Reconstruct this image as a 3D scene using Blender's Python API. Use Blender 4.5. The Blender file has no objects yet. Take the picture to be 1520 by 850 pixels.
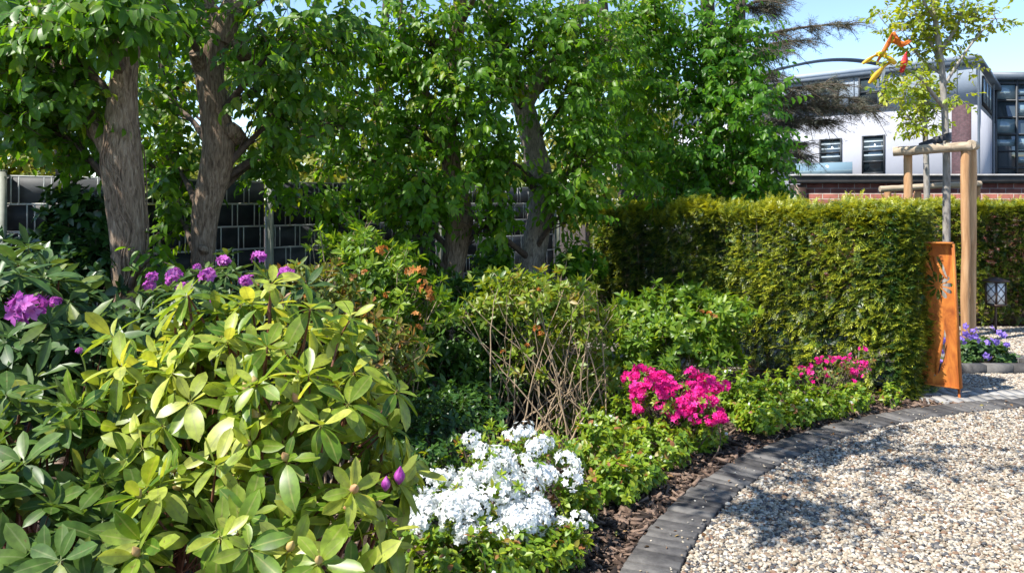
import bpy, math, random
import numpy as np
from mathutils import Vector, noise as mnoise

rng = np.random.default_rng(7)
random.seed(7)
R = math.radians
scn = bpy.context.scene
COL = scn.collection

# ------------------------------------------------------------------ camera, sky, sun, exposure
F = 1182.0          # focal length in photograph pixels
EYE = 1.6
HOR = 301.0
cam_d = bpy.data.cameras.new('camera')
cam = bpy.data.objects.new('camera', cam_d)
COL.objects.link(cam)
cam.location = (0, 0, EYE)
cam.rotation_euler = (R(90), 0, 0)
cam_d.sensor_width = 36
cam_d.lens = 36 * F / 1520
cam_d.shift_y = -(425 - HOR) / 1520
cam_d.clip_start = 0.05
cam_d.clip_end = 2000
scn.camera = cam

SUN_EL = R(56)
SUN_AZ = Vector((-0.88, -0.47, 0)).normalized()
world = bpy.data.worlds.new('World')
scn.world = world
world.use_nodes = True
wn = world.node_tree.nodes
wl = world.node_tree.links
bg = wn['Background']
sky = wn.new('ShaderNodeTexSky')
sky.sky_type = 'NISHITA'
sky.sun_disc = False
sky.sun_elevation = SUN_EL
sky.sun_rotation = math.atan2(SUN_AZ.x, SUN_AZ.y)
sky.altitude = 1200
sky.air_density = 1.0
sky.dust_density = 0.0
sky.ozone_density = 2.2
wl.new(sky.outputs[0], bg.inputs[0])
bg.inputs[1].default_value = 0.092
sun_d = bpy.data.lights.new('sun', 'SUN')
sun_d.energy = 3.35
sun_d.angle = R(0.53)
sun_d.color = (1.0, 0.955, 0.88)
sun = bpy.data.objects.new('sun', sun_d)
COL.objects.link(sun)
sdir = Vector((SUN_AZ.x * math.cos(SUN_EL), SUN_AZ.y * math.cos(SUN_EL), math.sin(SUN_EL)))
sun.rotation_euler = sdir.to_track_quat('Z', 'Y').to_euler()
sun.location = sdir * 30
scn.view_settings.view_transform = 'Standard'
scn.view_settings.look = 'None'
scn.view_settings.gamma = 1
scn.view_settings.use_curve_mapping = False
scn.view_settings.exposure = 1.64
scn.render.engine = 'CYCLES'
scn.cycles.max_bounces = 10
scn.cycles.diffuse_bounces = 8
scn.cycles.transmission_bounces = 5
scn.cycles.use_denoising = True


# ------------------------------------------------------------------ helpers
def at(px, py, Y):
    return np.array(((px - 760) / F * Y, Y, EYE + (HOR - py) / F * Y))


def gx(px, Y):
    return (px - 760) / F * Y


def unit(a):
    a = np.asarray(a, float)
    return a / np.maximum(np.linalg.norm(a, axis=-1, keepdims=True), 1e-9)


def frames(d, up):
    """columns side, along, normal"""
    d = unit(d)
    s = np.cross(d, up)
    bad = np.linalg.norm(s, axis=1) < 1e-3
    s[bad] = np.cross(d[bad], np.array((0.3, 0.9, 0.1)))
    s = unit(s)
    n = np.cross(s, d)
    return np.stack((s, d, n), axis=2)


class Geo:
    """collects geometry for ONE mesh object"""
    def __init__(self):
        self.v, self.f4, self.f3, self.uv, self.r = [], [], [], [], []
        self.m4, self.m3 = [], []
        self.n = 0

    def add(self, v, f, uv=None, r=0.5, mi=0):
        v = np.asarray(v, float).reshape(-1, 3)
        f = np.asarray(f, int)
        k = len(v)
        self.v.append(v)
        self.uv.append(np.zeros((k, 2)) if uv is None else np.asarray(uv, float))
        self.r.append(np.full(k, r) if np.isscalar(r) else np.asarray(r, float))
        if f.shape[1] == 4:
            self.f4.append(f + self.n); self.m4.append(np.full(len(f), mi))
        else:
            self.f3.append(f + self.n); self.m3.append(np.full(len(f), mi))
        self.n += k

    def inst(self, tpl, Rm, pos, scale, rnd, mi=0):
        if isinstance(tpl, list):
            scale = np.asarray(scale, float); rnd = np.asarray(rnd, float); pos = np.asarray(pos)
            pick = rng.integers(0, len(tpl), len(pos))
            for q, t in enumerate(tpl):
                k = pick == q
                self.inst(t, Rm[k], pos[k], scale[k], rnd[k], mi)
            return
        tv, tf, tuv = tpl
        n = len(pos)
        if n == 0:
            return
        scale = np.asarray(scale, float)
        if scale.ndim == 1:
            scale = np.repeat(scale[:, None], 3, 1)
        loc = tv[None, :, :] * scale[:, None, :]
        w = np.einsum('nij,nkj->nki', Rm, loc) + np.asarray(pos)[:, None, :]
        k = len(tv)
        f = (tf[None, :, :] + (np.arange(n) * k)[:, None, None]).reshape(-1, tf.shape[1])
        self.add(w.reshape(-1, 3), f, np.tile(tuv, (n, 1)), np.repeat(np.asarray(rnd, float), k), mi)

    def tube(self, pts, rad, sides=8, r=0.5, cap=True, mi=0, wob=0.0):
        pts = np.asarray(pts, float)
        m = len(pts)
        rad = np.full(m, rad) if np.isscalar(rad) else np.asarray(rad, float)
        t = unit(np.gradient(pts, axis=0))
        a = np.cross(t[0], (0.31, 0.77, 0.1)); a = a / np.linalg.norm(a)
        ang = np.linspace(0, 2 * np.pi, sides, endpoint=False)
        vs, uvs = [], []
        L = 0
        for i in range(m):
            a = a - t[i] * np.dot(a, t[i]); a = a / max(np.linalg.norm(a), 1e-9)
            b = np.cross(t[i], a)
            if i:
                L += np.linalg.norm(pts[i] - pts[i - 1])
            rr = rad[i]
            if wob:
                rr = rr * (1 + wob * np.array([mnoise.noise(Vector((math.cos(q) * 1.6 + pts[0][0] * 7, math.sin(q) * 1.6, L * 2.0))) for q in ang]))
                vs.append(pts[i] + np.outer(np.cos(ang) * rr, a) + np.outer(np.sin(ang) * rr, b))
            else:
                vs.append(pts[i] + rr * (np.outer(np.cos(ang), a) + np.outer(np.sin(ang), b)))
            uvs.append(np.stack((ang / 6.283, np.full(sides, L)), 1))
        v = np.concatenate(vs); uv = np.concatenate(uvs)
        i = np.arange(m - 1)[:, None] * sides
        j = np.arange(sides)[None, :]
        j2 = (j + 1) % sides
        f = np.stack((i + j, i + j2, i + sides + j2, i + sides + j), -1).reshape(-1, 4)
        self.add(v, f, uv, r, mi)
        if cap:
            for e, flip in ((0, True), (m - 1, False)):
                base = e * sides
                c = np.concatenate((v[base:base + sides], pts[e][None]))
                jj = np.arange(sides)
                ff = np.stack((jj, (jj + 1) % sides, np.full(sides, sides)), 1)
                if flip:
                    ff = ff[:, ::-1]
                self.add(c, ff, None, r, mi)

    def box(self, c, size, rz=0.0, r=0.5, mi=0, tilt=(0, 0)):
        sx, sy, sz = [s / 2 for s in size]
        v = np.array([(x, y, z) for z in (-sz, sz) for y in (-sy, sy) for x in (-sx, sx)])
        f = np.array([(0, 2, 3, 1), (4, 5, 7, 6), (0, 1, 5, 4), (2, 6, 7, 3), (0, 4, 6, 2), (1, 3, 7, 5)])
        if tilt != (0, 0):
            a, b = tilt
            rx = np.array(((1, 0, 0), (0, math.cos(a), -math.sin(a)), (0, math.sin(a), math.cos(a))))
            ry = np.array(((math.cos(b), 0, math.sin(b)), (0, 1, 0), (-math.sin(b), 0, math.cos(b))))
            v = v @ rx.T @ ry.T
        ca, sa = math.cos(rz), math.sin(rz)
        v = v @ np.array(((ca, sa, 0), (-sa, ca, 0), (0, 0, 1))) + np.asarray(c)
        self.add(v, f, np.stack((v[:, 0], v[:, 2]), 1), r, mi)

    def build(self, name, mats, parent=None, smooth=False, base=None):
        me = bpy.data.meshes.new(name)
        v = np.concatenate(self.v) if self.v else np.zeros((0, 3))
        org = np.zeros(3)
        if parent is not None:
            q = parent
            while q is not None:
                org = org + np.array(q.location); q = q.parent
        elif base is not None:
            org = np.asarray(base, float)
        v = v - org
        me.vertices.add(len(v))
        me.vertices.foreach_set('co', v.astype(np.float32).ravel())
        parts, mis, starts, tot = [], [], [], 0
        for fl, ml, k in ((self.f4, self.m4, 4), (self.f3, self.m3, 3)):
            if fl:
                f = np.concatenate(fl)
                parts.append(f.ravel()); mis.append(np.concatenate(ml))
                starts.append(tot + np.arange(len(f)) * k)
                tot += len(f) * k
        li = np.concatenate(parts)
        me.loops.add(len(li))
        me.loops.foreach_set('vertex_index', li.astype(np.int32))
        st = np.concatenate(starts)
        me.polygons.add(len(st))
        me.polygons.foreach_set('loop_start', st.astype(np.int32))
        me.polygons.foreach_set('material_index', np.concatenate(mis).astype(np.int32))
        if smooth:
            me.polygons.foreach_set('use_smooth', np.ones(len(st), bool))
        uvl = me.uv_layers.new(name='UVMap')
        uv = np.concatenate(self.uv)[li]
        uvl.data.foreach_set('uv', uv.astype(np.float32).ravel())
        at_ = me.attributes.new('rnd', 'FLOAT', 'POINT')
        at_.data.foreach_set('value', np.concatenate(self.r).astype(np.float32))
        me.update(calc_edges=True)
        for m in (mats if isinstance(mats, (list, tuple)) else [mats]):
            me.materials.append(m)
        o = bpy.data.objects.new(name, me)
        COL.objects.link(o)
        if parent is not None:
            o.parent = parent
        elif base is not None:
            o.location = org
        return o


def thing(name, label, cat, loc, group=None):
    o = bpy.data.objects.new(name, None)
    COL.objects.link(o)
    o.location = tuple(float(q) for q in loc)
    o.empty_display_size = 0.1
    return tag(o, label, cat, group)


def tag(o, label=None, cat=None, group=None, kind=None):
    if label: o['label'] = label
    if cat: o['category'] = cat
    if group: o['group'] = group
    if kind: o['kind'] = kind
    return o


# ------------------------------------------------------------------ templates
def leaf_tpl(w=0.45, rows=4, fold=0.12, curl=0.15, peak=0.45, point=1.0, pet=0.0):
    """a folded, curved leaf of length 1 along +y"""
    vs, uv, fs = [], [], []
    ys = np.linspace(0, 1, rows + 1)
    for i, y in enumerate(ys):
        if y <= peak:
            h = math.sin(y / peak * math.pi / 2) ** 0.8
        else:
            q = (y - peak) / (1 - peak)
            h = max(0.0, 1 - q ** (2.0 / point) ) ** 0.75
        h = max(h, 0.03) * w / 2
        yy = pet + y * (1 - pet)
        z = -curl * yy * yy
        vs += [(-h, yy, z + fold * h * 2), (0, yy, z), (h, yy, z + fold * h * 2)]
        uv += [(0, y), (0.5, y), (1, y)]
    for i in range(rows):
        a = 3 * i
        fs += [(a, a + 1, a + 4, a + 3), (a + 1, a + 2, a + 5, a + 4)]
    if pet > 0:
        k = len(vs)
        vs += [(-0.012, 0, 0), (0.012, 0, 0), (0.012, pet, -curl * pet * pet + 0.002), (-0.012, pet, -curl * pet * pet + 0.002)]
        uv += [(0.5, 0)] * 4
        fs.append((k, k + 1, k + 2, k + 3))
    return np.array(vs, float), np.array(fs, int), np.array(uv, float)


def join_tpl(parts):
    vs, fs, us, n = [], [], [], 0
    for v, f, u in parts:
        vs.append(v); fs.append(f + n); us.append(u); n += len(v)
    return np.concatenate(vs), np.concatenate(fs), np.concatenate(us)


def xf(tpl, M, off=(0, 0, 0), s=1.0):
    v, f, u = tpl
    return (v * s) @ np.asarray(M).T + np.asarray(off), f, u


def rot_z(a):
    c, s = math.cos(a), math.sin(a)
    return np.array(((c, -s, 0), (s, c, 0), (0, 0, 1)))


def rot_x(a):
    c, s = math.cos(a), math.sin(a)
    return np.array(((1, 0, 0), (0, c, -s), (0, s, c)))


def flower_tpl(petals=5, w=0.62, tilt=0.6, stamen=True):
    ps = []
    pt = leaf_tpl(w, 3, 0.15, 0.35, 0.6, 1.2)
    for i in range(petals):
        ps.append(xf(pt, rot_z(i * 2 * math.pi / petals) @ rot_x(tilt)))
    if stamen:
        for i in range(4):
            a = i * 1.6 + .4
            q = np.array([(-.012, 0, 0), (.012, 0, 0), (.012, .25, .75), (-.012, .25, .75)])
            ps.append((q @ rot_z(a).T, np.array([(0, 1, 2, 3)]), np.tile((0.5, 1.0), (4, 1))))
    return join_tpl(ps)


def twig_tpl():
    g = Geo()
    g.tube([(0, 0, 0), (0, .5, 0.02), (0, 1, 0)], [1, .8, .3], 4, cap=False)
    return np.concatenate(g.v), np.concatenate(g.f4), np.concatenate(g.uv)


TWIG = twig_tpl()


def twig_inst(g, o, d, L, rad, rnd=0.5):
    n = len(o)
    Rm = frames(d, np.tile((0.1, 0.2, 1.0), (n, 1)))
    sc = np.stack((np.full(n, rad), L, np.full(n, rad)), 1) if np.isscalar(rad) else np.stack((rad, L, rad), 1)
    g.inst(TWIG, Rm, o, sc, np.full(n, rnd))


HORN = [leaf_tpl(0.52, 4, 0.14, 0.22, 0.40, 1.3), leaf_tpl(0.56, 4, 0.22, 0.05, 0.42, 1.2), leaf_tpl(0.48, 4, 0.08, 0.42, 0.40, 1.35)]
RHODO = [leaf_tpl(0.38, 6, 0.12, 0.22, 0.55, 0.8, pet=0.10), leaf_tpl(0.34, 6, 0.24, 0.10, 0.52, 0.9, pet=0.10), leaf_tpl(0.41, 6, 0.05, 0.40, 0.56, 0.75, pet=0.09), leaf_tpl(0.36, 6, 0.16, -0.12, 0.55, 0.85, pet=0.12)]
RHODO_LO = [leaf_tpl(0.30, 4, 0.12, 0.22, 0.5, 0.9, pet=0.08), leaf_tpl(0.26, 4, 0.22, 0.08, 0.5, 0.9, pet=0.08), leaf_tpl(0.32, 4, 0.06, 0.40, 0.52, 0.85, pet=0.08)]
AZAL = [leaf_tpl(0.36, 3, 0.14, 0.18, 0.55, 1.0), leaf_tpl(0.32, 3, 0.22, 0.02, 0.5, 1.0), leaf_tpl(0.38, 3, 0.06, 0.36, 0.56, 1.0)]
OVAL = [leaf_tpl(0.56, 3, 0.14, 0.20, 0.42, 1.2), leaf_tpl(0.50, 3, 0.24, 0.04, 0.42, 1.2), leaf_tpl(0.60, 3, 0.06, 0.38, 0.44, 1.1)]
FLOWER = flower_tpl()
FLOWER5 = flower_tpl(5, 0.8, 0.25, False)


def yew_tpl(cu=.18, nn=10, wd=.24, sp=1.15):
    ps = []
    nl = leaf_tpl(wd, 2, 0.0, 0.25, 0.4, 1.0)
    for i in range(nn):
        y = 0.08 + 0.92 * i / nn
        s = 1 if i % 2 else -1
        a = s * (sp - 0.5 * i / nn)
        k1, k2 = random.uniform(.85, 1.15), random.uniform(.85, 1.15)
        ps.append(xf(nl, rot_z(-a) @ rot_x(random.uniform(-.3, .3)), (0, y, -cu * y * y), 0.34 * k1 * (1 - .35 * i / nn)))
        ps.append(xf(nl, rot_z(a * k2) @ rot_x(random.uniform(-.3, .3)), (0, y + .03, -cu * y * y), 0.33 * k2 * (1 - .35 * i / nn)))
    ps.append(xf(nl, rot_z(0), (0, .98, -cu), 0.26))
    q = np.array([(-.012, 0, 0), (.012, 0, 0), (.008, 1, -cu), (-.008, 1, -cu)])
    ps.append((q, np.array([(0, 1, 2, 3)]), np.tile((0.5, 0.1), (4, 1))))
    v, f, u = join_tpl(ps)
    u = u.copy(); u[:, 1] = np.clip(v[:, 1], 0, 1)
    return v, f, u


YEW = [yew_tpl(), yew_tpl(.34, 8, .26, 1.0), yew_tpl(.05, 11, .22, 1.25), yew_tpl(.26, 6, .3, .9), yew_tpl(.45, 9, .2, 1.1)]


# ------------------------------------------------------------------ materials
def new_mat(name):
    m = bpy.data.materials.new(name)
    m.use_nodes = True
    nt = m.node_tree
    return m, nt.nodes, nt.links, nt.nodes['Principled BSDF']


def ramp(nodes, stops, interp='LINEAR'):
    n = nodes.new('ShaderNodeValToRGB')
    cr = n.color_ramp
    cr.interpolation = interp
    while len(cr.elements) < len(stops):
        cr.elements.new(0.5)
    for e, (p, c) in zip(cr.elements, stops):
        e.position = p
        e.color = (*c, 1)
    return n


def leaf_mat(name, stops, rough=0.45, trans=0.35, tcol=1.6, rib=None, tipcol=None, spec=0.5, mottle=0.12, back=None, spots=0):
    m, N, Lk, bs = new_mat(name)
    a = N.new('ShaderNodeAttribute'); a.attribute_name = 'rnd'
    rp = ramp(N, stops)
    Lk.new(a.outputs['Fac'], rp.inputs[0])
    col = rp.outputs[0]
    uv = N.new('ShaderNodeUVMap')
    sp = N.new('ShaderNodeSeparateXYZ'); Lk.new(uv.outputs[0], sp.inputs[0])
    if tipcol is not None:
        mp = N.new('ShaderNodeMapRange'); mp.inputs[1].default_value = .45; mp.inputs[2].default_value = 1.0
        Lk.new(sp.outputs[1], mp.inputs[0])
        mx = N.new('ShaderNodeMix'); mx.data_type = 'RGBA'
        mu = N.new('ShaderNodeMath'); mu.operation = 'MULTIPLY'
        Lk.new(mp.outputs[0], mu.inputs[0]); Lk.new(a.outputs['Fac'], mu.inputs[1])
        Lk.new(mu.outputs[0], mx.inputs[0]); Lk.new(col, mx.inputs[6]); mx.inputs[7].default_value = (*tipcol, 1)
        col = mx.outputs[2]
    if rib is not None:
        s1 = N.new('ShaderNodeMath'); s1.operation = 'SUBTRACT'; s1.inputs[1].default_value = .5; Lk.new(sp.outputs[0], s1.inputs[0])
        s2 = N.new('ShaderNodeMath'); s2.operation = 'ABSOLUTE'; Lk.new(s1.outputs[0], s2.inputs[0])
        mr = N.new('ShaderNodeMapRange'); mr.inputs[1].default_value = .02; mr.inputs[2].default_value = .07; mr.inputs[3].default_value = .75; mr.inputs[4].default_value = 0
        Lk.new(s2.outputs[0], mr.inputs[0])
        mx = N.new('ShaderNodeMix'); mx.data_type = 'RGBA'
        Lk.new(mr.outputs[0], mx.inputs[0]); Lk.new(col, mx.inputs[6]); mx.inputs[7].default_value = (*rib, 1)
        col = mx.outputs[2]
    if mottle:
        tc = N.new('ShaderNodeTexCoord'); nz = N.new('ShaderNodeTexNoise'); nz.inputs['Scale'].default_value = 38; nz.inputs['Detail'].default_value = 3
        Lk.new(tc.outputs['Object'], nz.inputs['Vector'])
        mr2 = N.new('ShaderNodeMapRange'); mr2.inputs[1].default_value = .3; mr2.inputs[2].default_value = .7
        mr2.inputs[3].default_value = 1 - mottle * 1.6; mr2.inputs[4].default_value = 1 + mottle * 1.6
        Lk.new(nz.outputs[0], mr2.inputs[0])
        vm = N.new('ShaderNodeVectorMath'); vm.operation = 'SCALE'
        Lk.new(col, vm.inputs[0]); Lk.new(mr2.outputs[0], vm.inputs['Scale'])
        col = vm.outputs[0]
    if spots:
        tc2 = N.new('ShaderNodeTexCoord'); n2 = N.new('ShaderNodeTexNoise'); n2.inputs['Scale'].default_value = 95; n2.inputs['Detail'].default_value = 2
        Lk.new(tc2.outputs['Object'], n2.inputs['Vector'])
        m3 = N.new('ShaderNodeMapRange'); m3.inputs[1].default_value = .68; m3.inputs[2].default_value = .74; m3.inputs[3].default_value = 0; m3.inputs[4].default_value = spots
        Lk.new(n2.outputs[0], m3.inputs[0])
        mx = N.new('ShaderNodeMix'); mx.data_type = 'RGBA'
        Lk.new(m3.outputs[0], mx.inputs[0]); Lk.new(col, mx.inputs[6]); mx.inputs[7].default_value = (.13, .075, .025, 1)
        col = mx.outputs[2]
    top = col
    if back is not None:
        gm = N.new('ShaderNodeNewGeometry')
        mx = N.new('ShaderNodeMix'); mx.data_type = 'RGBA'
        Lk.new(gm.outputs['Backfacing'], mx.inputs[0]); Lk.new(col, mx.inputs[6]); mx.inputs[7].default_value = (*back, 1)
        top = mx.outputs[2]
    Lk.new(top, bs.inputs['Base Color'])
    bs.inputs['Roughness'].default_value = rough
    bs.inputs['Specular IOR Level'].default_value = spec
    tr = N.new('ShaderNodeBsdfTranslucent')
    vm = N.new('ShaderNodeVectorMath'); vm.operation = 'MULTIPLY'
    vm.inputs[1].default_value = (tcol * 1.25, tcol * 1.1, tcol * .5)
    Lk.new(col, vm.inputs[0]); Lk.new(vm.outputs[0], tr.inputs[0])
    ms = N.new('ShaderNodeMixShader'); ms.inputs[0].default_value = trans
    Lk.new(bs.outputs[0], ms.inputs[1]); Lk.new(tr.outputs[0], ms.inputs[2])
    Lk.new(ms.outputs[0], N['Material Output'].inputs[0])
    return m


def petal_mat(name, stops, centre, trans=0.35):
    m, N, Lk, bs = new_mat(name)
    a = N.new('ShaderNodeAttribute'); a.attribute_name = 'rnd'
    rp = ramp(N, stops); Lk.new(a.outputs['Fac'], rp.inputs[0])
    uv = N.new('ShaderNodeUVMap'); sp = N.new('ShaderNodeSeparateXYZ'); Lk.new(uv.outputs[0], sp.inputs[0])
    mr = N.new('ShaderNodeMapRange'); mr.inputs[1].default_value = .05; mr.inputs[2].default_value = .45; mr.inputs[3].default_value = .6; mr.inputs[4].default_value = 0
    Lk.new(sp.outputs[1], mr.inputs[0])
    mx = N.new('ShaderNodeMix'); mx.data_type = 'RGBA'
    Lk.new(mr.outputs[0], mx.inputs[0]); Lk.new(rp.outputs[0], mx.inputs[6]); mx.inputs[7].default_value = (*centre, 1)
    Lk.new(mx.outputs[2], bs.inputs['Base Color'])
    bs.inputs['Roughness'].default_value = .6
    bs.inputs['Specular IOR Level'].default_value = .2
    tr = N.new('ShaderNodeBsdfTranslucent'); Lk.new(mx.outputs[2], tr.inputs[0])
    ms = N.new('ShaderNodeMixShader'); ms.inputs[0].default_value = trans
    Lk.new(bs.outputs[0], ms.inputs[1]); Lk.new(tr.outputs[0], ms.inputs[2])
    Lk.new(ms.outputs[0], N['Material Output'].inputs[0])
    return m


def noise_mat(name, stops, scale=(8, 8, 8), detail=6, rough=.8, bump=.3, bdist=.02, use_rnd=0.0, spec=.3, coord='Object', metal=0.0, dist=0.0):
    m, N, Lk, bs = new_mat(name)
    tc = N.new('ShaderNodeTexCoord'); mp = N.new('ShaderNodeMapping'); mp.inputs['Scale'].default_value = scale
    Lk.new(tc.outputs[coord], mp.inputs[0])
    nz = N.new('ShaderNodeTexNoise'); nz.inputs['Scale'].default_value = 1; nz.inputs['Detail'].default_value = detail
    nz.inputs['Roughness'].default_value = .62; nz.inputs['Distortion'].default_value = dist
    Lk.new(mp.outputs[0], nz.inputs['Vector'])
    fac = nz.outputs[0]
    if use_rnd:
        a = N.new('ShaderNodeAttribute'); a.attribute_name = 'rnd'
        s = N.new('ShaderNodeMath'); s.operation = 'SUBTRACT'; s.inputs[1].default_value = .5; Lk.new(a.outputs['Fac'], s.inputs[0])
        ma = N.new('ShaderNodeMath'); ma.operation = 'MULTIPLY_ADD'; ma.inputs[1].default_value = use_rnd
        Lk.new(s.outputs[0], ma.inputs[0]); Lk.new(nz.outputs[0], ma.inputs[2]); fac = ma.outputs[0]
    rp = ramp(N, stops); Lk.new(fac, rp.inputs[0])
    Lk.new(rp.outputs[0], bs.inputs['Base Color'])
    bs.inputs['Roughness'].default_value = rough
    bs.inputs['Specular IOR Level'].default_value = spec
    bs.inputs['Metallic'].default_value = metal
    if bump:
        b = N.new('ShaderNodeBump'); b.inputs['Strength'].default_value = bump; b.inputs['Distance'].default_value = bdist
        Lk.new(nz.outputs[0], b.inputs['Height']); Lk.new(b.outputs[0], bs.inputs['Normal'])
    return m


def flat_mat(name, c, rough=.6, spec=.4, metal=0.0):
    return noise_mat(name, [(0.3, tuple(q * .85 for q in c)), (.7, tuple(min(1, q * 1.12) for q in c))], (6, 6, 6), 5, rough, .05, .01, 0, spec, 'Object', metal)


def glass_mat(name, c, rough=.05):
    m, N, Lk, bs = new_mat(name)
    bs.inputs['Base Color'].default_value = (*c, 1)
    bs.inputs['Roughness'].default_value = rough
    bs.inputs['Specular IOR Level'].default_value = 1.0
    bs.inputs['Coat Weight'].default_value = .6
    bs.inputs['Coat Roughness'].default_value = .03
    return m


def brick_mat(name, c1, c2, mortar, scale, coord='UV'):
    m, N, Lk, bs = new_mat(name)
    tc = N.new('ShaderNodeTexCoord')
    br = N.new('ShaderNodeTexBrick')
    br.inputs['Scale'].default_value = 1.0
    br.inputs['Brick Width'].default_value = .25; br.inputs['Row Height'].default_value = .083
    br.inputs['Mortar Size'].default_value = .006; br.inputs['Bias'].default_value = -.1
    br.inputs['Color1'].default_value = (*c1, 1); br.inputs['Color2'].default_value = (*c2, 1); br.inputs['Mortar'].default_value = (*mortar, 1)
    Lk.new(tc.outputs[coord], br.inputs['Vector'])
    nz = N.new('ShaderNodeTexNoise'); nz.inputs['Scale'].default_value = 9; nz.inputs['Detail'].default_value = 6
    Lk.new(tc.outputs['Object'], nz.inputs['Vector'])
    mr = N.new('ShaderNodeMapRange'); mr.inputs[1].default_value = .3; mr.inputs[2].default_value = .7; mr.inputs[3].default_value = .65; mr.inputs[4].default_value = 1.3
    Lk.new(nz.outputs[0], mr.inputs[0])
    vm = N.new('ShaderNodeVectorMath'); vm.operation = 'SCALE'; Lk.new(br.outputs[0], vm.inputs[0]); Lk.new(mr.outputs[0], vm.inputs['Scale'])
    Lk.new(vm.outputs[0], bs.inputs['Base Color'])
    bs.inputs['Roughness'].default_value = .85
    b = N.new('ShaderNodeBump'); b.inputs['Strength'].default_value = .6; b.inputs['Distance'].default_value = .01
    iv = N.new('ShaderNodeMath'); iv.operation = 'SUBTRACT'; iv.inputs[0].default_value = 1; Lk.new(br.outputs['Fac'], iv.inputs[1])
    Lk.new(iv.outputs[0], b.inputs['Height']); Lk.new(b.outputs[0], bs.inputs['Normal'])
    return m


M = {}
M['soil'] = noise_mat('soil', [(.3, (.018, .012, .008)), (.55, (.05, .034, .023)), (.75, (.10, .07, .05))], (30, 30, 30), 8, .95, .9, .03)
M['bark_chip'] = noise_mat('bark_chip', [(.2, (.022, .014, .010)), (.5, (.075, .046, .032)), (.8, (.19, .13, .095))], (40, 40, 40), 4, .9, .4, .01, .9)
M['gravel_bed'] = noise_mat('gravel_bed', [(.35, (.06, .05, .045)), (.5, (.22, .19, .16)), (.65, (.38, .34, .3))], (45, 45, 45), 3, .9, 1.0, .03)
m, N, Lk, bs = new_mat('pebble')
a = N.new('ShaderNodeAttribute'); a.attribute_name = 'rnd'
rp = ramp(N, [(0, (.40, .35, .27)), (.13, (.31, .255, .185)), (.24, (.47, .43, .36)), (.34, (.22, .17, .12)), (.46, (.36, .295, .22)), (.56, (.15, .14, .13)), (.66, (.42, .37, .30)), (.76, (.20, .12, .075)), (.83, (.075, .075, .08)), (.93, (.52, .49, .43))], 'CONSTANT')
Lk.new(a.outputs['Fac'], rp.inputs[0])
nz = N.new('ShaderNodeTexNoise'); nz.inputs['Scale'].default_value = 90; nz.inputs['Detail'].default_value = 3
tc = N.new('ShaderNodeTexCoord'); Lk.new(tc.outputs['Object'], nz.inputs['Vector'])
mr = N.new('ShaderNodeMapRange'); mr.inputs[1].default_value = .3; mr.inputs[2].default_value = .7; mr.inputs[3].default_value = .72; mr.inputs[4].default_value = 1.08
Lk.new(nz.outputs[0], mr.inputs[0])
vm = N.new('ShaderNodeVectorMath'); vm.operation = 'SCALE'; Lk.new(rp.outputs[0], vm.inputs[0]); Lk.new(mr.outputs[0], vm.inputs['Scale'])
Lk.new(vm.outputs[0], bs.inputs['Base Color']); bs.inputs['Roughness'].default_value = .7; bs.inputs['Specular IOR Level'].default_value = .3
M['pebble'] = m
M['paver_dark'] = noise_mat('paver_dark', [(.2, (.034, .032, .032)), (.5, (.072, .068, .066)), (.8, (.13, .123, .115))], (18, 18, 18), 7, .8, .4, .006, .55)
M['paver_pale'] = noise_mat('paver_pale', [(.2, (.16, .155, .145)), (.5, (.25, .24, .225)), (.8, (.34, .325, .30))], (18, 18, 18), 7, .85, .4, .006, .4)
M['bark'] = noise_mat('bark', [(.30, (.07, .045, .03)), (.43, (.20, .14, .095)), (.55, (.31, .225, .155)), (.72, (.45, .36, .27))], (64, 64, 12), 10, .9, 1.0, .03, 0, .2, 'Object', 0, .6)
M['bark_pale'] = noise_mat('bark_pale', [(.28, (.10, .08, .065)), (.42, (.20, .165, .13)), (.55, (.30, .25, .20)), (.75, (.44, .38, .32))], (46, 46, 16), 10, .9, .7, .02, 0, .2, 'Object', 0, .9)
M['bark_dark'] = noise_mat('bark_dark', [(.25, (.035, .027, .021)), (.5, (.085, .068, .054)), (.8, (.16, .13, .105))], (22, 22, 6), 8, .9, .8, .02, 0, .2)
M['bark_young'] = noise_mat('bark_young', [(.25, (.13, .11, .09)), (.5, (.27, .245, .215)), (.8, (.42, .39, .35))], (30, 30, 9), 8, .85, .5, .01)
M['twig'] = noise_mat('twig', [(.3, (.05, .035, .025)), (.7, (.14, .10, .075))], (30, 30, 30), 4, .85, .2)
M['stem_pale'] = noise_mat('stem_pale', [(.3, (.20, .14, .085)), (.7, (.42, .32, .21))], (30, 30, 30), 4, .85, .2)
M['stem_red'] = noise_mat('stem_red', [(.3, (.075, .028, .018)), (.7, (.22, .085, .05))], (25, 25, 25), 4, .7, .2)
M['vine'] = noise_mat('vine', [(.3, (.13, .085, .055)), (.7, (.27, .19, .13))], (40, 40, 40), 4, .85, .3)
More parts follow.
